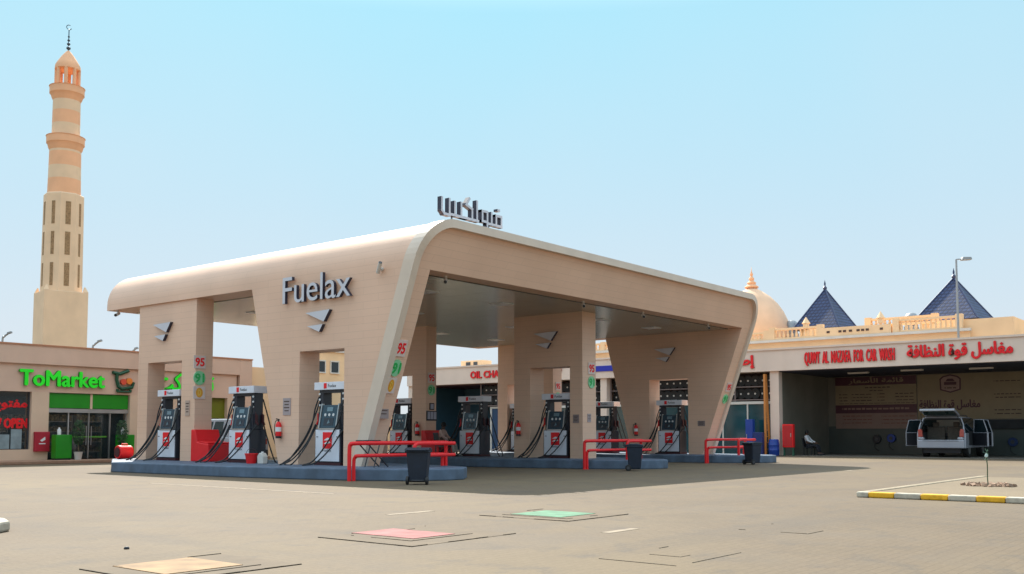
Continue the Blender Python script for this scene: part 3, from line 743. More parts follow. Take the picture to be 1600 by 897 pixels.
q = MB()
for dy in (0, .35):
    q.tube([(-.42, dy, .70), (.32, dy - .1, 0)], .018, 6); q.tube([(.12, dy, .70), (-.2, dy - .1, 0)], .018, 6)
q.tube([(-.42, 0, .70), (.12, 0, .70), (.12, .35, .70), (-.42, .35, .70), (-.42, 0, .70)], .02, 6); q.build("frame", M['black'], st)

# ================================================================== MARKET SHOP (left, behind)
SY = 20.0
shop = thing("market_shop", "beige flat-roofed shop with green fascia panels and lit green lettering", "shop", (0, SY, 0))
q = MB()
q.box(-14, 10.9, .25, 9, 2.87, 4.0)                              # body over openings
for (a, b) in ((-14, -6.0), (.47, 1.18), (4.75, 8.55), (9.75, 10.9)): q.box(a, b, .0, .5, 0, 2.87)
q.box(-6.0, .47, 0, .5, 0, .55); q.box(8.55, 9.75, 0, .5, 0, .45)
q.box(-14, 10.9, 6, 9, 0, 2.87); q.box(-14, -13.6, .5, 6, 0, 2.87); q.box(10.5, 10.9, .5, 6, 0, 2.87)
q.build("wall", M['shop2'], shop)
q = MB(); q.box(-14, 10.25, .0, .25, 2.87, 4.0); q.build("sign_band", M['shop'], shop)
q = MB(); q.box(-14.1, 10.35, -.12, 9.1, 4.0, 4.74); q.box(10.355, 11.05, -.12, 9.1, 0, 4.74 - .003); q.build("parapet", M['shop'], shop)
q = MB(); q.box(-14.12, 11.07, -.16, .35, 4.74, 4.80); q.build("coping", M['coping'], shop)
# display window
w = MB(); w.box(-6.0, .47, .22, .25, .55, 2.87); wn = w.build("display_window", M['glassw'], shop)
q = MB()
for x in (-6.0, -3.9, -1.75, .42): q.box(x, x + .05, .15, .24, .55, 2.87)
q.box(-6, .47, .14, .25, .5, .56); q.build("frame", M['dgrey'], wn)
lettersA = letters("window_lettering", arabic("مفتوح"), M['lred'], wn, (-.30, .218, 2.30), 1.35, .46, .004, XF, fat=.03)
letters("window_lettering", "NOW OPEN", M['lred'], wn, (-.56, .218, 1.60), 1.95, .38, .004, XF, fat=.03)
q = MB(); q.box(-1.0, -.28, .19, .215, .58, 1.15); q.box(-.22, .2, .19, .215, .58, 1.36); q.build("window_poster", mat("pale_poster", (.24, .30, .32), .6, var=.25, scale=3), wn)
# entrance
e = MB(); e.box(1.18, 4.75, .28, .31, .12, 2.06); en = e.build("entrance_glazing", M['glassw'], shop)
q = MB()
for x in (1.18, 2.10, 3.0, 3.94, 4.69): q.box(x, x + (.05 if x != 3.0 else .035), .22, .30, .12, 2.06)
q.build("mullion", M['alu'], en)
q = MB(); q.box(2.2, 3.85, .268, .278, 1.02, 1.08); q.build("glass_band", mat("lime_band", (.10, .32, .03), .5), en)
q = MB()
for x in (2.9, 3.12): q.cyl((x, .2, .7), (x, .2, 1.5), .014, n=6)
q.build("door_handle", M['alu'], en)
q = MB(); q.box(1.18, 4.75, .12, .3, 2.06, 2.22); q.build("door_header", M['alu'], shop)
for (a, b) in ((1.22, 2.98), (3.08, 4.71)):
    q = MB(); q.box(a, b, .10, .26, 2.24, 2.85); q.build("green_fascia_panel", M['green'], shop, bevel=.01)
q = MB(); q.box(2.98, 3.08, .08, .27, 2.22, 2.87); q.build("fascia_post", M['shop2'], shop)
q = MB(); q.box(8.55, 9.75, .22, .25, 1.9, 2.87); q.build("olive_window_panel", M['olive'], shop)
q = MB(); q.box(8.55, 9.75, .22, .25, .45, 1.9); q.build("side_window", M['glassd'], shop)
# signs
letters("shop_lettering", "ToMarket", (M['lgreen'], M['lgs']), shop, (1.70, 0, 3.44), 3.55, .62, .10, XF, bold=.0, res=4, standoff=.03, fat=.032)
letters("shop_lettering", arabic("تو ماركت"), (M['lgreen'], M['lgs']), shop, (7.45, 0, 3.42), 2.85, 1.0, .10, XF, bold=.0, res=4, standoff=.03, fat=.03)
lg = MB()                                                        # trolley mark
def bar(pts, r): lg.tube([(a, -.08, b) for a, b in pts], r, 8)
bar([(3.86, 3.82), (4.18, 3.76), (4.60, 3.92)], .075); bar([(4.06, 3.74), (4.06, 3.5), (4.14, 3.22), (4.3, 3.12), (4.78, 3.2), (4.84, 3.42)], .075)
bar([(4.1, 3.1), (4.1, 2.98)], .06); bar([(4.1, 3.0), (4.7, 3.0)], .045); bar([(4.7, 3.1), (4.7, 2.98)], .06)
lgo = lg.build("trolley_mark", M['dgreen'], shop)
q = MB(); q.cyl((4.36, -.02, 3.42), (4.36, -.14, 3.42), .13, n=18); q.build("red_disc", M['fruit'], lgo)
q = MB(); q.cyl((4.62, -.02, 3.46), (4.62, -.15, 3.46), .14, n=18); q.build("orange_disc", M['orange'], lgo)
q = MB(); q.box(-13.6, 10.5, 5.9, 5.995, .0, 2.868); q.build("inner_wall", mat("shop_inside", (.32, .33, .32), .8, var=.2), shop)
goods = mat("shelf_goods", (.30, .22, .12), .6, var=.9, scale=9)
for x in (-5.2, -3.4, -1.6, .1, 1.5, 2.9, 4.3):
    q = MB()
    for z in (.35, .8, 1.25, 1.7): q.box(x - .6, x + .6, 2.6, 3.0, z, z + .03)
    q.box(x - .62, x - .6, 2.6, 3.0, 0, 2.0); q.box(x + .6, x + .62, 2.6, 3.0, 0, 2.0); sh = q.build("shelf_unit", M['offw'], shop)
    q = MB()
    for z in (.38, .83, 1.28, 1.73):
        xx = x - .56
        while xx < x + .5: wd_ = random.uniform(.08, .18); q.box(xx, xx + wd_, 2.64, 2.9, z, z + random.uniform(.16, .32)); xx += wd_ + .015
    q.build("goods", goods, sh)
for x in (-4, -1, 2, 4): q = MB(); q.box(x - .5, x + .5, 1.4, 1.6, 2.80, 2.868); q.build("strip_light", mat("strip_light", (.9, .92, .95), .5, emit=5.0), shop)
# things that stand in front of the shop
rb = thing("red_wall_box", "flat red box with white mark on the pillar left of the green planter", "box", (.88, SY, .86))
q = MB(); q.box(-.30, .30, -.16, -.001, -.40, .40); q.build("case", mat("box_red", (.42, .012, .03), .45), rb, bevel=.02)
q = MB(); q.prism([(-.1, .05), (.1, .2), (.12, .08), (-.02, .0)], 'y', -.166, -.161); q.box(-.14, .12, -.166, -.161, -.1, -.06); q.build("white_mark", M['white'], rb)
for i, (x, lab) in enumerate(((1.53, "bright green counter box left of the shop entrance"), (4.3, "bright green counter box right of the shop entrance"))):
    r = thing("green_counter", lab, "counter", (x, SY - .45, .12), 0, "green counters at the shop entrance")
    q = MB(); q.box(-.33, .33, -.2, .2, .06, 1.02); q.build("body", M['green'], r, bevel=.02)
    q = MB(); q.box(-.3, .3, -.17, .17, 0, .06); q.build("plinth", M['black'], r)
    q = MB(); q.lathe([(.07, 0), (.075, .2), (.03, .26), (.03, .3), (0, .3)], (-.12, 0, 1.02), 12); q.build("dispenser", M['white'], r)
def topiary(x, lab):
    r = thing("potted_shrub", lab, "potted plant", (x, SY - .75, .12), 0, "clipped shrubs in pots at the shop entrance")
    q = MB(); q.lathe([(.12, 0), (.17, .3), (.18, .32), (.15, .32), (.14, .28), (0, .28)], n=16); q.build("pot", M['offw'], r)
    q = MB(); q.cyl((0, 0, .28), (0, 0, .75), .025, .02, 7); q.build("stem", M['bark'], r)
    q = MB()
    for k in range(700):
        t = random.random(); z = .62 + t * 1.0; rad = .24 * math.sqrt(max(0.05, 1 - (2 * t - 1) ** 2 * .8)) * (random.random() ** .35)
        a = random.uniform(0, 6.283); c = Vector((rad * math.cos(a), rad * math.sin(a), z)); s = random.uniform(.03, .06)
        u = Vector((random.gauss(0, 1), random.gauss(0, 1), random.gauss(0, 1))).normalized(); v = u.orthogonal().normalized()
        q.add([c - u * s, c + v * s * .45, c + u * s, c - v * s * .45], [(0, 1, 2, 3)])
    q.build("foliage", M['leaf'], r)
topiary(2.08, "dark clipped shrub in a pale pot left of the glass doors"); topiary(3.98, "dark clipped shrub in a pale pot right of the glass doors")

# plain annex, yard wall and the houses beyond
q = MB(); q.box(11.06, 15.5, SY + .2, SY + 9, 0, 4.45); tag(q.build("annex", M['sandw']), "plain pale block beyond the right end of the green-signed shop", "building")
q = MB(); q.box(15.5, 32.6, 32.0, 32.25, 0, 4.5); yw = q.build("yard_wall", M['sandw']); tag(yw, "plain pale boundary wall between the shop and the oil bay", "wall")
q = MB(); q.box(15.4, 32.7, 31.94, 32.31, 4.5, 4.6); q.build("coping", M['shop'], yw)
def house(name, lab, x0, x1, y0, y1, h, wins, mm):
    r = thing(name, lab, "house", (x0, y0, 0)); q = MB(); q.box(0, x1 - x0, 0, y1 - y0, 0, h); q.build("wall", mm, r)
    q = MB(); q.box(-.15, x1 - x0 + .15, -.15, y1 - y0 + .15, h - .35, h + .003); q.build("parapet", M['offw'], r)
    for (wx, wz, ww, wh) in wins:
        q = MB(); q.box(wx, wx + ww, -.04, -.01, wz, wz + wh); w = q.build("window", M['glassd'], r)
        q = MB(); q.box(wx - .1, wx + ww + .1, -.12, -.005, wz - .1, wz); q.box(wx - .1, wx, -.08, -.005, wz, wz + wh); q.box(wx + ww, wx + ww + .1, -.08, -.005, wz, wz + wh); q.box(wx - .1, wx + ww + .1, -.1, -.005, wz + wh, wz + wh + .1); q.build("frame", M['offw'], w)
    return r
house("house", "sand coloured two-storey house seen through the doorway below the wall letters", 33.5, 44, 45, 46.2, 8.5,
      [(1.0, 6.4, .7, .9), (2.6, 6.4, .9, .9), (4.2, 6.4, .8, .9), (6.4, 6.4, .8, .9), (1.2, 3.0, .9, 1.1), (4.2, 3.0, .9, 1.1)], M['sandw'])

# ================================================================== SERVICE BUILDING (right): oil bay, tyre bays, car wash
svc = thing("service_building", "long beige service block with red signs, open oil bay, tyre bays and car wash", "workshop", (32.0, 0, 0))
Y0, Y1, XD = -17.0, 30.0, 8.0
q = MB()
q.box(-.15, XD, Y0, Y1, 4.55, 5.68)                                # sign band
for (a, b) in ((Y0, Y0 + .5), (2.05, 2.55), (7.0, 7.2), (13.1, 13.55), (19.9, 20.4), (29.3, Y1)): q.box(0, .45, a, b, 0, 4.55)
q.box(XD - .9, XD, Y0, Y1, 0, 4.55)
q.build("wall", M['svc'], svc)
q = MB(); q.box(-.22, XD + .1, Y0 - .1, Y1 + .1, 5.68, 5.78); q.build("parapet_cap", M['svc'], svc)
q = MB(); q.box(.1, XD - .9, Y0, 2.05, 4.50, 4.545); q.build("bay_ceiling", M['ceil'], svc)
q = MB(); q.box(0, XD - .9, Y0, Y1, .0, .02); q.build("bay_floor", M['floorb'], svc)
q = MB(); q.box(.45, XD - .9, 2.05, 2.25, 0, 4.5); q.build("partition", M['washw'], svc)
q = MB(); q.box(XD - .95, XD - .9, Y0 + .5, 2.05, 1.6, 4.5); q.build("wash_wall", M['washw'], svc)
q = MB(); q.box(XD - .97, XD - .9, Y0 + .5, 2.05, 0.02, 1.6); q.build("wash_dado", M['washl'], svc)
for (yy, xx) in ((-1.2, 3.0), (-4.2, 2.4), (-7.4, 3.0)):
    q = MB(); q.box(xx - .12, xx + .12, yy - .55, yy + .55, 4.42, 4.5); q.build("bay_light", M['offw'], svc)
# oil bay interior
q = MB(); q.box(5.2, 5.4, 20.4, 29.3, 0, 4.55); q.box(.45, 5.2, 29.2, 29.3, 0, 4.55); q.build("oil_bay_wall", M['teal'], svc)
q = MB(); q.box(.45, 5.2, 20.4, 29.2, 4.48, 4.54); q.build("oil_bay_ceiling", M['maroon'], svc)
q = MB(); q.box(5.14, 5.2, 24.3, 26.4, .3, 2.5); q.build("green_board", M['tealg'], svc)
q = MB(); q.box(.5, .62, 20.4, 22.6, 0, 2.85); q.build("blue_door", M['dblue'], svc)
q = MB(); q.box(.44, .5, 22.6, 22.72, 0, 2.97); q.box(.44, .5, 20.4, 22.6, 2.85, 2.97); q.build("door_frame", M['offw'], svc)
# shopfronts with tyre racks above
def front(a, b, mulls):
    q = MB(); q.box(.28, .31, a, b, 0, 2.80); gl = q.build("shopfront_glass", M['glasst'], svc)
    q = MB(); q.box(.22, .34, a, b, 2.80, 2.95)
    for y in mulls: q.box(.24, .33, y - .04, y + .04, 0, 2.80)
    q.build("shopfront_frame", M['offw'], svc)
    q = MB(); q.box(1.2, 1.25, a, b, 2.95, 4.55); q.build("rack_back", mat("rack_back", (.035, .012, .014), .7), svc)
front(2.55, 7.0, (4.0, 5.5)); front(7.2, 13.1, (9.2, 11.2)); front(13.55, 19.9, (15.6, 17.7))
q = MB(); q.box(1.2, 1.25, 20.4, 23.6, 2.97, 4.48); q.build("rack_back", M['maroon'], svc)
# tyre racks: each rack is a thing, the tyres on it are its rows
def tyre(mb, x, y, z, r=.30, w=.09):
    mb.lathe([(r * .58, -w), (r * .9, -w), (r, -w * .6), (r, w * .6), (r * .9, w), (r * .58, w), (r * .58, -w)], (0, 0, 0), 14)
def rack(a, b, lab):
    r = thing("tyre_rack", lab, "tyre rack", (32.75, (a + b) / 2, 0), 0, "racks of dark tyres above the shopfronts")
    ln = b - a; q = MB()
    for z in (3.02, 3.74): q.box(-.42, -.36, -ln / 2 + .03, ln / 2 - .03, z, z + .05); q.box(.3, .36, -ln / 2 + .03, ln / 2 - .03, z, z + .05)
    for y in (-ln / 2 + .05, 0, ln / 2 - .05): q.box(-.43, -.37, y - .03, y + .03, 2.97, 4.5)
    q.build("shelf_frame", mat("rack_steel", (.20, .15, .14), .5), r)
    proto = None; n = int(ln / .42)
    for z in (3.07, 3.79):
        for k in range(n):
            yy = -ln / 2 + .25 + k * (ln - .5) / max(1, n - 1)
            if proto is None:
                t = MB(); t.lathe([(.17, -.09), (.29, -.09), (.32, -.05), (.32, .05), (.29, .09), (.17, .09), (.17, -.09)], n=16)
                o = proto = t.build("tyre", M['tyre'], r)
                h = MB(); h.lathe([(.0, -.11), (.055, -.11), (.055, .11), (0, .11)], n=8); hb = h.build("hub_label", M['offw'], o)
            else: o = copy_tree(proto, r)
            o.location = (0, yy, z + .32); o.rotation_euler = (0, R(90), R(random.uniform(-14, 14)))
rack(2.6, 6.95, "rack of dark tyres above the tyre bay beside the orange ladder")
rack(7.25, 13.05, "rack of dark tyres seen through the tapered far pier's doorway")
rack(13.6, 19.85, "rack of dark tyres glimpsed behind the middle pier")
rack(20.45, 23.5, "short rack of dark tyres over the blue door of the oil bay")
# signs on the band
bx = -.15
lr = (M['lred'], M['redd'])
letters("sign_lettering", "OIL CHANGE", lr, svc, (bx, 22.05, 5.13), 3.75, .46, .06, XL, res=2, standoff=.01, fat=.03)
letters("sign_lettering", arabic("تغيير زيت"), lr, svc, (bx, 17.7, 5.18), 2.7, .62, .06, XL, res=3, standoff=.01, fat=.035)
q = MB(); q.box(bx - .06, bx, 12.35, 14.2, 4.96, 5.3); q.build("blue_sign_panel", M['lblue'], svc, bevel=.01)
letters("sign_lettering", arabic("إطارات"), lr, svc, (bx, 4.55, 5.10), 2.35, .70, .06, XL, res=3, standoff=.01, fat=.04)
letters("sign_lettering", "QUWT  AL  NAZAFA  FOR  CAR  WASH", lr, svc, (bx, -1.83, 5.10), 4.65, .72, .06, XL, res=2, standoff=.01, fat=.022)
letters("sign_lettering", arabic("مغاسل قوة النظافة"), lr, svc, (bx, -7.15, 5.14), 4.75, .78, .06, XL, res=3, standoff=.01, fat=.035)
# roof vent box
rv = thing("roof_box", "small pale vent box on the roof edge above the oil bay", "vent box", (34.2, 25.5, 5.68))
q = MB(); q.box(-.5, .5, -1.0, 1.0, 0, .62); q.build("casing", M['sandw'], rv, bevel=.02)
q = MB(); q.box(-.53, -.501, -.55, -.2, .12, .5); q.box(-.53, -.501, .1, .5, .12, .5); q.build("vent", M['dgrey'], rv)

# ---- car wash posters on the back wall
WX = 32 + XD - .96
def poster(name, lab, y0, y1, z0, z1, mm):
    r = thing(name, lab, "poster", (WX, (y0 + y1) / 2, 0)); w = (y1 - y0) / 2
    q = MB(); q.box(-.03, -.001, -w, w, z0, z1); q.build("sheet", mm, r); return r, w
p1, w1 = poster("price_poster", "wide cream price list poster with maroon header bands on the wash bay wall", -3.02, 1.60, 1.47, 4.46, M['banner'])
q = MB(); q.box(-.036, -.031, -w1, w1, 3.98, 4.46); q.box(-.036, -.031, -w1, w1, 2.36, 2.84); q.build("header_band", M['bmar'], p1)
q = MB(); q.box(-.034, -.0301, -w1, w1, 1.47, 2.36); q.build("lower_field", M['bannerp'], p1)
letters("header_lettering", arabic("قائمة الأسعار").replace('ئ', '\uFE8B'), M['banner'], p1, (-.036, -.05, 4.24), 3.1, .40, .004, XL, fat=.015)
def greek(parent, rows, mm, xx):
    q = MB()
    for (ya, yb, z, h) in rows:
        y = ya
        while y < yb:
            l = random.uniform(.12, .34); e = min(yb, y + l); q.box(xx - .004, xx, y, e, z - h / 2, z + h / 2 * random.uniform(.5, 1)); y = e + .06
    q.build("small_print", mm, parent)
greek(p1, [(-.85, .6, 3.84, .07), (-.45, .3, 3.66, .05)], M['ink'], -.032)
greek(p1, [(a, b, z, .055) for z in (3.46, 3.28, 3.1) for (a, b) in ((-2.15, -1.15), (-.55, -.15), (.2, 1.35), (1.6, 2.1))] + [(-2.2, 2.1, 2.93, .04)], M['ink'], -.032)
greek(p1, [(-1.9, 1.9, 2.62, .12)], M['bannerp'], -.038)
greek(p1, [(-2.2, -.35, z, .05) for z in (2.18, 1.98, 1.78)] + [(.2, 1.9, z, .05) for z in (2.2, 2.0, 1.8)], mat("rust_ink", (.20, .06, .04), .6), -.036)
p2, w2 = poster("brand_poster", "wide tan poster with hexagonal crest and Arabic name behind the open car", -9.6, -3.08, 1.98, 4.46, M['banner'])
cy = -4.83 - (-9.6 - 3.08) / 2
hexp = [(.56, .28), (.40, .42), (0, .52), (-.40, .42), (-.56, .28), (-.54, -.34), (0, -.50), (.54, -.34)]
q = MB(); q.prism([(cy + a, 3.92 + b) for a, b in hexp], 'x', -.04, -.031); cr = q.build("crest", M['bmar'], p2)
q = MB(); q.prism([(cy + a * .86, 3.92 + b * .86) for a, b in hexp], 'x', -.044, -.0405); q.build("crest_field", mat("crest_pale", (.33, .22, .19), .5), cr)
q = MB(); q.box(-.049, -.0445, cy - .32, cy + .32, 3.86, 4.02); q.prism([(cy - .25, 4.05), (cy + .25, 4.05), (cy + .14, 4.2), (cy - .14, 4.2)], 'x', -.049, -.0445); q.build("crest_car", M['bmar'], cr)
greek(cr, [(cy - .3, cy + .3, 3.7, .07)], M['ink'], -.0445)
letters("poster_lettering", arabic("مغاسل قوة النظافة"), M['bmar'], p2, (-.03, -4.75 + 6.34, 2.76), 3.15, .56, .004, XL, fat=.02)
q = MB(); q.box(-.034, -.0301, -4.2 + 6.34 - .7, -4.2 + 6.34 + 1.0, 2.2, 2.42); q.build("gold_bar", M['bgold'], p2)
greek(p2, [(-2.0, -.7, z, .055) for z in (4.0, 3.3, 3.12, 2.45, 2.25)], M['ink'], -.032)
q = MB(); q.prism([(-2.35, 3.3), (-2.28, 3.2), (-2.2, 3.4), (-2.28, 3.26)], 'x', -.034, -.031); q.prism([(-2.35, 4.05), (-2.28, 3.95), (-2.2, 4.15), (-2.28, 4.01)], 'x', -.034, -.031); q.build("tick", M['black'], p2)
dk = thing("dark_shelf", "long dark shelf on the wall under the tan poster, right of the car", "shelf", (WX, -8.6, 0))
q = MB(); q.box(-.22, -.001, -2.0, 2.0, 1.45, 1.93); q.build("shelf_box", M['inter'], dk); q = MB(); q.box(-.235, -.225, -1.6, -.1, 1.62, 1.86); q.build("front_glass", M['glassd'], dk)
# hose reels on the dado
def reel(y, z, mm, lab):
    r = thing("hose_reel", lab, "hose reel", (WX - .02, y, z), 0, "wall reels in the wash bay")
    q = MB(); q.cyl((-.02, 0, 0), (-.16, 0, 0), .24, n=20); q.build("drum", mm, r, bevel=.02)
    q = MB(); q.cyl((-.165, 0, 0), (-.18, 0, 0), .1, n=14); q.build("hub", M['dgrey'], r)
    q = MB(); q.tube(bez([(-.1, .1, -.22), (-.15, .12, -.45), (-.2, -.05, -.62), (-.2, -.15, -.66 if z > .7 else -.5)], 6), .018, 6); q.build("hose", M['rubber'], r)
reel(-.79, .86, M['black'], "black hose reel on the wash bay wall left of the blue one"); reel(-1.6, .92, M['blue'], "blue hose reel on the wash bay wall left of the car")
reel(-7.9, .74, mat("deep_blue", (.01, .03, .12), .5), "dark blue hose reel on the wash bay wall right of the car")

# ---- items along the service front
ld_ = thing("ladder", "tall orange ladder standing upright at the tyre bay pillar", "ladder", (31.75, 2.62, 0))
q = MB()
for (xb, xt) in ((-.25, .05), (.30, .20)): q.hexa([(xb - .05, -.05, 0), (xb + .05, -.05, 0), (xb + .05, .05, 0), (xb - .05, .05, 0)], [(xt - .05, .1, 4.4), (xt + .05, .1, 4.4), (xt + .05, .2, 4.4), (xt - .05, .2, 4.4)])
q.build("rail", M['orangep'], ld_)
for k in range(12):
    z = .35 + k * .34; t = z / 4.4
    q = MB(); q.cyl((-.25 + .3 * t, .15 * t, z), (.30 - .1 * t, .15 * t, z), .018, n=6); q.build("rung", M['orangep'], ld_)
dr = thing("blue_drum", "blue plastic drum at the foot of the pillar between tyre bay and car wash", "drum", (31.55, 2.18, 0))
q = MB(); q.lathe([(0, 0), (.25, 0), (.27, .03), (.28, .28), (.29, .3), (.28, .32), (.28, .56), (.29, .58), (.28, .6), (.26, .84), (.22, .88), (0, .88)], n=24); q.build("shell", M['blue'], dr)
q = MB(); q.cyl((.1, 0, .88), (.1, 0, .91), .04, n=10); q.build("bung", M['white'], dr)
bl = thing("blue_locker", "tall narrow blue cabinet with lower box before the tyre bay glass", "cabinet", (31.4, 3.25, 0))
q = MB(); q.box(-.15, .15, -.0, .42, 0, 1.95); q.build("tall_case", M['blue'], bl, bevel=.02)
q = MB(); q.box(-.17, .13, -.55, -.02, 0, 1.25); q.build("low_case", mat("blue_dark", (.008, .03, .15), .4), bl, bevel=.02)
q = MB(); q.box(-.175, -.15, .33, .36, .9, 1.15); q.build("handle", M['alu'], bl)
rc = thing("red_cabinet", "red fire hose cabinet on a green stand at the car wash entrance", "cabinet", (31.9, 1.50, 0))
q = MB(); q.box(-.12, .12, -.30, .30, .45, 1.68); cs = q.build("case", M['redp'], rc, bevel=.02)
q = MB(); q.box(-.135, -.121, -.24, .24, .52, 1.61); dd = q.build("door", mat("door_red", (.50, .015, .02), .4), rc); q = MB(); q.box(-.15, -.136, -.2, -.16, 1.0, 1.2); q.build("handle", M['alu'], dd)
q = MB()
for yy in (-.25, .25): q.box(-.05, .05, yy - .04, yy + .04, 0, .45)
q.build("stand", mat("stand_green", (.02, .10, .06), .5), rc)

# ================================================================== VEHICLES
def wheel(parent, x, y, r=.37, w=.12):
    q = MB(); sy = 1 if y > 0 else -1
    q.cyl((x, y - w, r), (x, y + w, r), r, n=24); t = q.build("wheel", M['tyre'], parent, bevel=.03)
    q = MB(); q.cyl((x, y + sy * w, r), (x, y + sy * (w + .012), r), r * .62, n=20); q.build("rim", M['alu'], t)
# the car being washed: tail gate up, doors open; local +x is forwards
carg = mat("car_pearl_grey", (.36, .365, .41), .25, var=.04, coat=.5)
suv = thing("open_suv", "pale off-road car in the car wash with tailgate raised and side doors open", "car", (32.7, -6.0, .02), R(2)); suv.scale = (1.07, 1.07, 1.07)
HW = 1.06
lower = [(0, .55), (.03, 1.0), (.05, 1.12), (3.25, 1.14), (4.5, 1.06), (4.72, .88), (4.75, .45), (.0, .42)]
upper = [(.06, 1.12), (.34, 1.80), (2.45, 1.80), (3.2, 1.14)]
def side_shell(pts, tap, th):
    q = MB()
    for sy in (-1, 1):
        o1 = [(x, sy * (HW - (z - 1.12) * tap if z > 1.12 else HW), z) for x, z in pts]; o2 = [(x, y - sy * th, z) for x, y, z in o1]
        nS = len(pts); q.add(o1 + o2, [tuple(range(nS)), tuple(range(2 * nS - 1, nS - 1, -1))] + [(i, (i + 1) % nS, nS + (i + 1) % nS, nS + i) for i in range(nS)])
    return q
q = side_shell(lower, 0, .09)
q.hexa([(3.2, -.91, .5), (4.72, -.91, .45), (4.72, .91, .45), (3.2, .91, .5)], [(3.2, -.91, 1.14), (4.5, -.91, 1.06), (4.5, .91, 1.06), (3.2, .91, 1.14)])
q.build("body", carg, suv, bevel=.025)
side_shell(upper, .30, .10).build("side_glazing", M['glassd'], suv)
q = MB(); q.hexa([(.30, -.80, 1.80), (2.5, -.80, 1.80), (2.5, .80, 1.80), (.30, .80, 1.80)], [(.38, -.74, 1.88), (2.4, -.74, 1.88), (2.4, .74, 1.88), (.38, .74, 1.88)]); q.build("roof", carg, suv, bevel=.02)
q = MB()
for sy in (-1, 1): q.tube([(.03, sy * 1.0, 1.12), (.18, sy * .94, 1.5), (.31, sy * .81, 1.80), (1.3, sy * .81, 1.82), (2.46, sy * .80, 1.80), (3.2, sy * .99, 1.15)], .032, 7)
q.build("pillar_trim", carg, suv)
q = MB(); q.box(.05, 3.3, -.9, .9, .5, .62); q.box(.3, 2.4, -.78, .78, 1.74, 1.795); q.box(1.2, 1.3, -.88, .88, .62, 1.0); q.box(.1, 1.1, -.9, -.84, .6, 1.15); q.box(.1, 1.1, .84, .9, .6, 1.15); q.build("cargo_bay", M['inter'], suv)
for yy in (-.45, .45):
    q = MB(); q.box(1.0, 1.12, yy - .40, yy + .40, .64, 1.40); q.box(1.0, 1.1, yy - .14, yy + .14, 1.4, 1.62); q.build("seat", M['seat'], suv, bevel=.04)
q = MB(); q.box(-.12, .12, -1.02, 1.02, .42, .80); q.box(-.10, .1, -.98, -.72, .80, .92); q.box(-.10, .1, .72, .98, .80, .92); q.build("rear_bumper", carg, suv, bevel=.04)
q = MB(); q.box(-.125, -.12, -.78, .78, .74, .765); q.build("bumper_step", M['black'], suv)
q = MB(); q.box(.1, .3, -.8, .8, .2, .42); q.build("underbody", M['black'], suv)
for sy in (-1, 1):
    q = MB(); q.prism([(sy * .80, .94), (sy * .99, .94), (sy * .99, 1.28), (sy * .86, 1.30), (sy * .82, 1.2)], 'x', -.03, .14); q.build("tail_lamp", M['lamp'], suv, bevel=.01)
    q = MB()
    for a, b in ((.55, 1.35), (1.5, 2.4)):
        q.box(a + .1, b + .1, min(sy * (HW + .004), sy * (HW - .02)), max(sy * (HW + .004), sy * (HW - .02)), .55, 1.2)
    q.build("door_opening", M['inter'], suv)
    q = MB(); q.tube([(.5, sy * .66, 1.87), (.55, sy * .66, 1.93), (2.2, sy * .66, 1.93), (2.25, sy * .66, 1.87)], .02, 6); q.build("roof_rail", M['dgrey'], suv)
    for x0, ang in ((1.35, 58), (2.45, 55)):                       # opened doors
        d = bpy.data.objects.new("door", None)
        q = MB(); q.box(-.85, 0, -.04, .04, .5, 1.14); q.tube([(-.83, 0, 1.14), (-.72, -sy * .12, 1.72), (-.2, -sy * .13, 1.74), (-.03, 0, 1.14)], .028, 6)
        dm = q.build("door", carg, suv, bevel=.012); dm.location = (x0 + .05, sy * (HW + .03), 0); dm.rotation_euler = (0, 0, -sy * R(ang))
        q = MB(); q.add([(-.82, 0, 1.14), (-.04, 0, 1.14), (-.2, -sy * .12, 1.72), (-.72, -sy * .12, 1.71)], [(0, 1, 2, 3)]); q.build("window", M['glassd'], dm)
        q = MB(); q.box(-.82, -.03, -sy * .055 - .012, -sy * .055 + .012, .54, 1.12); q.build("door_lining", M['black'], dm)
        bpy.data.objects.remove(d)
tg = MB(); tg.box(-1.0, .0, -.76, .76, -.055, .055); tgo = tg.build("tailgate", carg, suv, bevel=.03); tgo.location = (.36, 0, 1.93); tgo.rotation_euler = (0, R(14), 0)
q = MB(); q.box(-.93, -.06, -.70, .70, -.064, -.056); q.build("rear_window", M['cargl'], tgo)
for sy in (-1, 1):
    q = MB(); q.cyl((-.35, sy * .76, 2.0), (.16, sy * .86, 1.5), .016, n=6); q.build("gas_strut", M['dgrey'], suv)
for x in (.95, 3.75):
    for y in (-.88, .88): wheel(suv, x, y)

# the white car filling up behind the pier nearest the shop
car = thing("white_car", "white car standing between the islands behind the shop-side pier", "car", (4.4, 10.9, 0), R(90))
q = MB()
secs = []
st_ = [(0.0, .45, .95, .80), (.08, .38, 1.05, .86), (.6, .32, 1.08, .90), (2.0, .3, 1.06, .92), (3.1, .3, 1.03, .91), (4.0, .34, .92, .86), (4.4, .42, .80, .74)]
for (x, zb, zt, hw) in st_: secs.append([(x, -hw, zb), (x, hw, zb), (x, hw + .02, (zb + zt) / 2), (x, hw - .03, zt), (x, -hw + .03, zt), (x, -hw - .02, (zb + zt) / 2)])
q.smooth = False
for a, b in zip(secs, secs[1:]): q.add(a + b, [(i, (i + 1) % 6, 6 + (i + 1) % 6, 6 + i) for i in range(6)])
q.add(secs[0], [(0, 1, 2, 3, 4, 5)]); q.add(secs[-1], [(5, 4, 3, 2, 1, 0)])
q.hexa([(.06, -.84, 1.03), (3.25, -.84, 1.03), (3.25, .84, 1.03), (.06, .84, 1.03)], [(.30, -.66, 1.74), (2.35, -.66, 1.74), (2.35, .66, 1.74), (.30, .66, 1.74)])
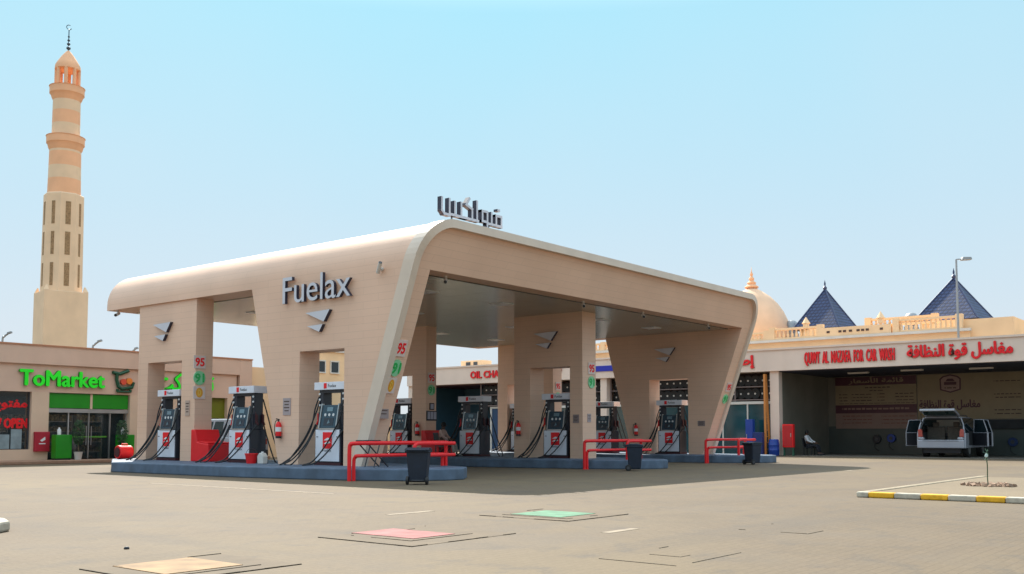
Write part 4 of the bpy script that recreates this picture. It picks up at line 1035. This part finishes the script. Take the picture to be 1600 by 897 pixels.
q.build("body", M['carw'], car, bevel=.05, seg=3)
for sy in (-1, 1):
    def sp(x, z): t = (z - 1.03) / .71; return (x, sy * (.84 - .18 * t + .008), z)
    for (a, b, c, d) in ((.62, 1.3, 1.25, .72), (1.38, 2.1, 2.0, 1.36), (2.18, 2.95, 2.32, 2.10)):
        q = MB(); q.add([sp(a, 1.1), sp(b, 1.1), sp(c, 1.64), sp(d, 1.64)], [(0, 1, 2, 3)]); q.build("side_window", M['cargl'], car)
    q = MB(); q.box(-.02, .1, sy * .62 - .12, sy * .62 + .12, .78, 1.0); q.build("tail_lamp", M['lamp'], car, bevel=.01)
q = MB(); q.add([(.075, -.68, 1.12), (.075, .68, 1.12), (.26, .58, 1.66), (.26, -.58, 1.66)], [(0, 1, 2, 3)]); q.build("rear_window", M['cargl'], car)
q = MB(); q.box(-.06, .1, -.78, .78, .34, .58); q.build("rear_bumper", M['dgrey'], car, bevel=.03)
for x in (.85, 3.45):
    for y in (-.80, .80): wheel(car, x, y, .33, .11)

# ================================================================== PEOPLE (seated)
def skin_chain(name, verts, edges, rad, mm, parent, sub=1):
    me = bpy.data.meshes.new(name); me.from_pydata(verts, edges, []); me.materials.append(mm)
    o = bpy.data.objects.new(name, me); COL.objects.link(o)
    if parent is not None: o.parent = parent
    sk = o.modifiers.new("skin", 'SKIN'); sk.use_smooth_shade = True
    if not me.skin_vertices: bpy.context.view_layer.update()
    if not me.skin_vertices:
        bpy.context.view_layer.objects.active = o
    for i, r in enumerate(rad):
        sv = me.skin_vertices[0].data[i]; sv.radius = (r, r) if not isinstance(r, tuple) else r; sv.use_root = (i == 0)
    s = o.modifiers.new("sub", 'SUBSURF'); s.levels = sub; s.render_levels = sub
    return o
def person(lab, loc, rz, shirt, trousers, lean=0.0, sleeves=True):
    """seated figure facing -y, seat at .45"""
    r = thing("person", lab, "person", loc, rz)
    V, E, RD = [], [], []
    def add(p, rad, par=None):
        V.append(p); RD.append(rad)
        if par is not None: E.append((par, len(V) - 1))
        return len(V) - 1
    L = lean
    pel = add((0, .05, .52), (.15, .12)); sp = add((0, .07 + L * .3, .74), (.14, .105), pel); ch = add((0, .05 + L * .7, .95), (.17, .12), sp)
    nk = add((0, .03 + L, 1.09), .052, ch); hd = add((0, .0 + L * 1.1, 1.17), .082, nk); ht = add((0, -.01 + L * 1.15, 1.26), .085, hd)
    arms = []
    for sx in (-1, 1):
        sh = add((sx * .19, .05 + L * .8, 1.0), .058, ch); el = add((sx * .25, -.06 + L * .4, .77), .043, sh); wr = add((sx * .15, -.30, .66), .03, el)
        hn = add((sx * .12, -.37, .64), .034, wr)
        for k, (dx, ln) in enumerate(((-.03, .07), (-.01, .085), (.01, .09), (.03, .075))):
            a = add((sx * .12 + dx, -.41, .63), .011, hn); add((sx * .12 + dx, -.41 - ln * .6, .605), .009, a)
        t = add((sx * .12 - sx * .045, -.38, .65), .012, hn); add((sx * .12 - sx * .06, -.43, .645), .01, t)
        hp = add((sx * .1, .0, .5), .095, pel); kn = add((sx * .14, -.44, .50), .066, hp); an = add((sx * .13, -.50 - abs(L) * .3, .09), .043, kn); add((sx * .14, -.68 - abs(L) * .3, .045), .042, an)
    body = skin_chain("body", V, E, RD, M['skin'], r, 2)
    # clothes follow the body a little outside it
    v = [(0, .05, .5), (0, .07 + L * .3, .74), (0, .05 + L * .7, .95), (0, .035 + L * .95, 1.06)]; e = [(0, 1), (1, 2), (2, 3)]; rd = [(.165, .135), (.155, .12), (.185, .135), (.075, .075)]
    for sx in (-1, 1):
        n = len(v); v += [(sx * .19, .05 + L * .8, 1.0), (sx * .25, -.06 + L * .4, .77)]; e += [(2, n), (n, n + 1)]; rd += [.07, .06]
        if sleeves: v.append((sx * .165, -.26, .67)); e.append((n + 1, n + 2)); rd.append(.045)
    skin_chain("shirt", v, e, rd, shirt, r, 1)
    v = [(0, .05, .52)]; e = []; rd = [(.165, .13)]
    for sx in (-1, 1):
        n = len(v); v += [(sx * .1, .0, .5), (sx * .14, -.44, .50), (sx * .13, -.50 - abs(L) * .3, .13)]; e += [(0, n), (n, n + 1), (n + 1, n + 2)]; rd += [.11, .08, .065]
    skin_chain("trousers", v, e, rd, trousers, r, 1)
    for sx in (-1, 1):
        q = MB(); q.box(sx * .135 - .05, sx * .135 + .05, -.74 - abs(L) * .3, -.45 - abs(L) * .3, .0, .09); q.build("shoe", M['shoe'] if shirt is M['shirtp'] else M['black'], r, bevel=.03)
    hy, hz = -.01 + L * 1.12, 1.21
    q = MB(); q.lathe([(.0, .125), (.06, .112), (.095, .06), (.104, .0), (.09, -.05), (.07, -.07)], (0, hy + .022, hz + .015), 16); q.build("hair", M['hair'], r)
    q = MB(); q.prism([(hy - .088, hz - .03), (hy - .118, hz - .035), (hy - .088, hz + .02)], 'x', -.014, .014)
    for sx in (-1, 1): q.lathe([(0, -.03), (.014, -.015), (.016, .015), (0, .03)], (sx * .092, hy + .01, hz - .01), 8)
    q.build("face_features", M['skin'], r)
    q = MB()
    for sx in (-1, 1): q.lathe([(0, -.009), (.011, 0), (0, .009)], (sx * .034, hy - .084, hz + .005), 8)
    q.box(-.025, .025, hy - .09, hy - .08, hz - .062, hz - .055); q.build("eyes_and_mouth", M['hair'], r)
    return r
def chair(lab, loc, rz, mm):
    r = thing("chair", lab, "chair", loc, rz)
    q = MB(); q.box(-.24, .24, -.24, .26, .40, .44); q.build("seat", mm, r, bevel=.015)
    q = MB(); q.prism([(.22, .44), (.27, .44), (.36, .92), (.31, .92)], 'x', -.23, .23); q.build("backrest", mm, r, bevel=.015)
    for sx in (-.21, .21):
        for sy in (-.2, .23):
            q = MB(); q.box(sx - .018, sx + .018, sy - .018, sy + .018, 0, .40); q.build("leg", mm, r)
    return r
chair("dark chair under the attendant in pink beside the red sand bin", (10.25, 6.47, .3), R(20), M['dgrey'])
person("person in pinkish shirt and grey trousers seated on the middle island facing the pump", (10.25, 6.45, .3), R(20), M['shirtp'], M['trog'], .0)
chair("black chair against the wash bay side wall", (33.6, 1.05, .02), R(0), M['black'])
person("person in white shirt and black trousers slouched on a chair inside the car wash", (33.6, 1.03, .02), R(0), M['shirtw'], M['trod'], .14)

# ================================================================== RIGHT CORNER PLANTING
sp = thing("sapling", "thin young plant with pale top standing in a ring of broken stones", "sapling", (4.3, -14.75, .085))
q = MB(); q.tube(bez([(0, 0, 0), (.015, .01, .2), (-.01, 0, .42), (-.02, .01, .60)], 5), .011, 6); q.build("stem", mat("green_stem", (.05, .08, .035), .7), sp)
q = MB(); q.obox((-.02, .01, .64), .045, .06, .08, (.2, .3, .1)); q.build("pale_tie", mat("pale_tie", (.42, .52, .50), .6), sp, bevel=.015)
q = MB()
for k in range(20):
    c = Vector((random.gauss(-.02, .022), random.gauss(.01, .022), random.uniform(.5, .8))); s = random.uniform(.02, .035)
    u = Vector((random.gauss(0, 1), random.gauss(0, 1), random.gauss(0, 1))).normalized(); v = u.orthogonal()
    q.add([c - u * s, c + v * s * .35, c + u * s, c - v * s * .35], [(0, 1, 2, 3)])
q.build("leaves", mat("pale_leaf", (.05, .13, .08), .6), sp)
q = MB()
for k in range(90):
    a = random.uniform(0, 6.283); rr = .52 * math.sqrt(random.random()); s = random.uniform(.025, .07)
    q.obox((rr * math.cos(a) * .8, rr * math.sin(a), s * .35), s * 1.5, s * 1.2, s, (random.uniform(-.6, .6), random.uniform(-.6, .6), random.uniform(0, 3)))
tag(q.build("stone_ring", M['stone'], loc=(4.3, -14.75, .085)), "low heap of broken brown stones round the sapling's foot", "stone heap")

# ================================================================== BACKGROUND: minaret, villa, lamps
mn = thing("minaret", "tall banded sand-coloured minaret with two balconies and a pointed cap", "minaret", (25.75, 68.5, 0), R(77.4))
q = MB(); q.box(-1.88, 1.88, -1.88, 1.88, 0, 14.0); q.build("plinth", M['sand'], mn, bevel=.04)
q = MB(); 
for sx in (-1, 1):
    for sy in (-1, 1): q.hexa([(sx * 1.68 - .2, sy * 1.68 - .2, 14), (sx * 1.68 + .2, sy * 1.68 - .2, 14), (sx * 1.68 + .2, sy * 1.68 + .2, 14), (sx * 1.68 - .2, sy * 1.68 + .2, 14)], [(sx * 1.62 - .05, sy * 1.62 - .05, 14.5), (sx * 1.62 + .05, sy * 1.62 - .05, 14.5), (sx * 1.62 + .05, sy * 1.62 + .05, 14.5), (sx * 1.62 - .05, sy * 1.62 + .05, 14.5)])
q.build("corner_stop", M['sand'], mn)
o8 = R(22.5); c8 = 1 / math.cos(o8)
q = MB(); q.lathe([(1.66 * c8, 13.9), (1.60 * c8, 23.0), (1.52 * c8, 23.1)], n=8, smooth=False, rot=o8); q.build("octagonal_shaft", M['sand'], mn, bevel=.03)
q = MB()
for a in range(8):
    an = R(45 * a + 180)
    for z0 in (14.5, 17.35, 20.15):
        rr = 1.645 - (z0 - 14) * .006
        ct = Vector((math.cos(an) * rr, math.sin(an) * rr, z0 + 1.05))
        wd = .44 if a % 2 == 0 else .30
        q.obox(ct, .06, wd, 2.1, (0, 0, an))
q.build("lattice_window", M['grate'], mn)
for nm, mm, z0, z1, r0, r1 in (("pink_band", 'sand2', 23.1, 24.5, 1.43, 1.40), ("sand_band", 'sand', 24.5, 25.7, 1.40, 1.38), ("pink_band", 'sand2', 25.7, 27.0, 1.38, 1.36), ("sand_band", 'sand', 27.0, 27.4, 1.36, 1.35),
        ("sand_band", 'sand', 28.1, 29.7, 1.21, 1.20), ("pink_band", 'sand2', 29.7, 30.9, 1.20, 1.19), ("sand_band", 'sand', 30.9, 32.2, 1.19, 1.18)):
    q = MB(); q.lathe([(r0, z0), (r1, z1)], n=32); q.build(nm, M[mm], mn)
for zc, rb_, rt in ((27.2, 1.36, 1.64), (31.9, 1.18, 1.50)):
    q = MB(); q.lathe([(rb_, zc), (rb_ + .12, zc + .25), (rt - .1, zc + .55), (rt, zc + .65), (rt, zc + 1.25), (rt + .06, zc + 1.3), (rt - .12, zc + 1.3), (rt - .12, zc + .9), (0, zc + .9)], n=32); q.build("balcony", M['sand2'], mn)
q = MB(); q.lathe([(1.08, 32.9), (1.08, 33.2), (.9, 33.2)], n=24); q.lathe([(1.05, 34.85), (1.12, 34.9), (1.1, 35.25), (.95, 35.55), (.55, 36.2), (.2, 36.65), (.1, 36.75), (0, 36.8)], n=24)
for k in range(8):
    a = R(45 * k + 22.5); q.cyl((.96 * math.cos(a), .96 * math.sin(a), 33.1), (.96 * math.cos(a), .96 * math.sin(a), 34.95), .17, n=8)
q.build("lantern", M['sand2'], mn)
q = MB()
for z, rr in ((37.0, .20), (37.4, .16), (37.75, .13), (38.1, .1)): q.lathe([(0, z - rr), (rr * .8, z - rr * .5), (rr, z), (rr * .8, z + rr * .5), (0, z + rr)], n=12)
q.cyl((0, 0, 36.7), (0, 0, 38.75), .045, n=8)
q.tube([(0, .22 * math.cos(a), 39.0 + .22 * math.sin(a)) for a in [R(-60 - 280 * k / 14 + 180) for k in range(15)]], .035, 6)
q.build("finial", mat("finial_metal", (.07, .10, .13), .4, .6), mn)

vl = thing("villa", "sand coloured villa with balustraded roof, pointed dome and two blue tiled pyramids", "villa", (46, 0, 0))
q = MB(); q.box(0, 16, -4.2, 26, 0, 7.55); q.box(0, 5, -18, -4.2, 0, 6.9); q.box(.3, 10, -6.6, -3.8, 6.9, 8.2); q.build("wall", M['sandw'], vl)
def balustrade(x, y0, y1, z, h):
    q = MB(); q.box(x - .14, x + .14, y0, y1, z, z + .14); q.box(x - .14, x + .14, y0, y1, z + h - .14, z + h)
    y = y0 + .2
    while y < y1: q.lathe([(.07, 0), (.10, (h - .28) * .35), (.05, (h - .28) * .7), (.07, h - .28)], (x, y, z + .14), 8); y += .30
    y = y0
    while y <= y1 + .01: q.box(x - .2, x + .2, y - .2, y + .2, z, z + h + .08); y += (y1 - y0) / max(1, round((y1 - y0) / 3.6))
    return q.build("balustrade", M['sandw'], vl)
q = MB(); q.box(-.25, 0, -4.3, 26, 7.45, 7.62); q.build("cornice", M['offw'], vl)
balustrade(.1, 9.0, 26, 7.62, .62); balustrade(.1, 5.2, 8.6, 7.62, .8); balustrade(.1, -3.6, .2, 7.62, .85); balustrade(2.5, -1.5, 2.8, 8.35, .55)
q = MB(); q.box(-.1, .3, .5, 5.0, 7.62, 8.22); fz = q.build("frieze", M['sandw'], vl)
q = MB()
for yy in (1.0, 1.9, 2.2, 2.5, 3.0, 3.4, 3.7, 4.5): q.box(-.13, -.101, yy, yy + .2, 7.86, 8.0)
q.build("pierced_opening", M['ink'], fz)
q = MB()
for yy in (6.2, 1.2): q.lathe([(.22, 0), (.22, .3), (.3, .34), (.0, .8)], (.1, yy, 8.3), 8)
q.build("urn", M['sandw'], vl)
dm = MB(); DR = 2.9
dprof = [(DR * .97, 0), (DR, .35), (DR * .985, .9), (DR * .93, 1.5), (DR * .83, 2.15), (DR * .68, 2.8), (DR * .48, 3.4), (DR * .26, 3.85), (DR * .1, 4.1), (.12, 4.2)]
dm.lathe(dprof, (7, 13.35, 8.4), 40); dm.lathe([(DR * 1.03, -.9), (DR * 1.03, .0), (DR * .97, .05)], (7, 13.35, 8.4), 40); do = dm.build("dome", M['dome'], vl)
q = MB(); q.lathe([(.5, 0), (.55, .1), (.3, .3), (.36, .42), (.16, .6), (.22, .75), (.08, .95), (.13, 1.1), (.04, 1.3), (.0, 1.75)], (7, 13.35, 12.5), 12); q.build("finial", M['sand2'], do)
def pyramid(y, zb, zt, hw, rot):
    H = zt - zb; q = MB(); b = [(hw, hw, 0), (-hw, hw, 0), (-hw, -hw, 0), (hw, -hw, 0)]
    for i in range(4): q.add([b[i], b[(i + 1) % 4], (0, 0, H)], [(0, 1, 2)])
    q.add(b, [(3, 2, 1, 0)]); p = q.build("pyramid_roof", M['rooft'], vl, loc=(7, y, zb)); p.rotation_euler = (0, 0, R(rot))
    q = MB(); q.lathe([(.12, 0), (.16, .15), (.05, .3), (.07, .45), (0, .75)], (0, 0, H - .05), 8)
    for i in range(4): q.tube([b[i], (0, 0, H)], .07, 6)
    q.build("ridge_and_finial", mat("ridge_blue", (.02, .035, .10), .4), p)
    q = MB(); bb = hw * .86; q.lathe([(bb * 1.2, zb - 1.4), (bb * 1.2, zb)], (7, y, 0), 4 if False else 24); q.build("pavilion_wall", M['sandw'], vl)
pyramid(7.5, 8.8, 11.9, 1.8, -3); pyramid(-1.55, 8.75, 11.85, 2.1, -3)
for (y, z) in ((10.35, 8.8), (1.5, 8.7)):
    q = MB(); q.lathe([(.45, 0), (.48, .7), (.3, .95), (.0, 1.05)], (7.5, y, z), 14); q.box(7.1, 7.9, y - .4, y + .4, z - .5, z); q.build("water_tank", M['steel'], vl)

def lamp_post(lab, x, y, h, arm, rz, grp=None, r0=.09):
    r = thing("street_lamp", lab, "street lamp", (x, y, 0), rz, grp)
    q = MB(); q.cyl((0, 0, 0), (0, 0, h), r0, r0 * .6, 10); q.tube([(0, 0, h), (arm * .3, 0, h + arm * .05), (arm, 0, h + arm * .05)], r0 * .45, 7); q.build("pole", M['steel'], r)
    q = MB(); q.prism([(arm - .1, h + arm * .05 - .08), (arm + .55, h + arm * .05 - .04), (arm + .5, h + arm * .05 + .12), (arm, h + arm * .05 + .12)], 'y', -.17, .17); q.build("lamp_head", M['steel'], r, bevel=.02)
    return r
lamp_post("tall street lamp in front of the right-hand blue pyramid roof", 44.0, -4.05, 11.6, .35, R(-51))
lg_ = "small street lamps far beyond the shop roof"
def bent(lab, x, y, h, L):
    r = thing("street_lamp", lab, "street lamp", (x, y, 0), R(-51.2), lg_)
    q = MB(); q.tube(bez([(0, 0, 0), (0, 0, h * .5), (0, 0, h - .5), (L * .25, 0, h - .12), (L * .7, 0, h + .05)], 5), .06, 7); q.build("pole", M['steel'], r)
    q = MB(); q.obox((L * .95, 0, h + .12), L * .6, .18, .12, (0, -.3, 0)); q.build("lamp_head", M['steel'], r, bevel=.02)
bent("small street lamp beyond the shop roof left of the minaret", 8.83, 41.7, 7.2, .45)
bent("small street lamp beyond the shop roof just right of the minaret", 12.28, 37.4, 6.7, .45)
bent("small street lamp beyond the shop roof beside the canopy pier", 13.75, 35.6, 6.25, .35)
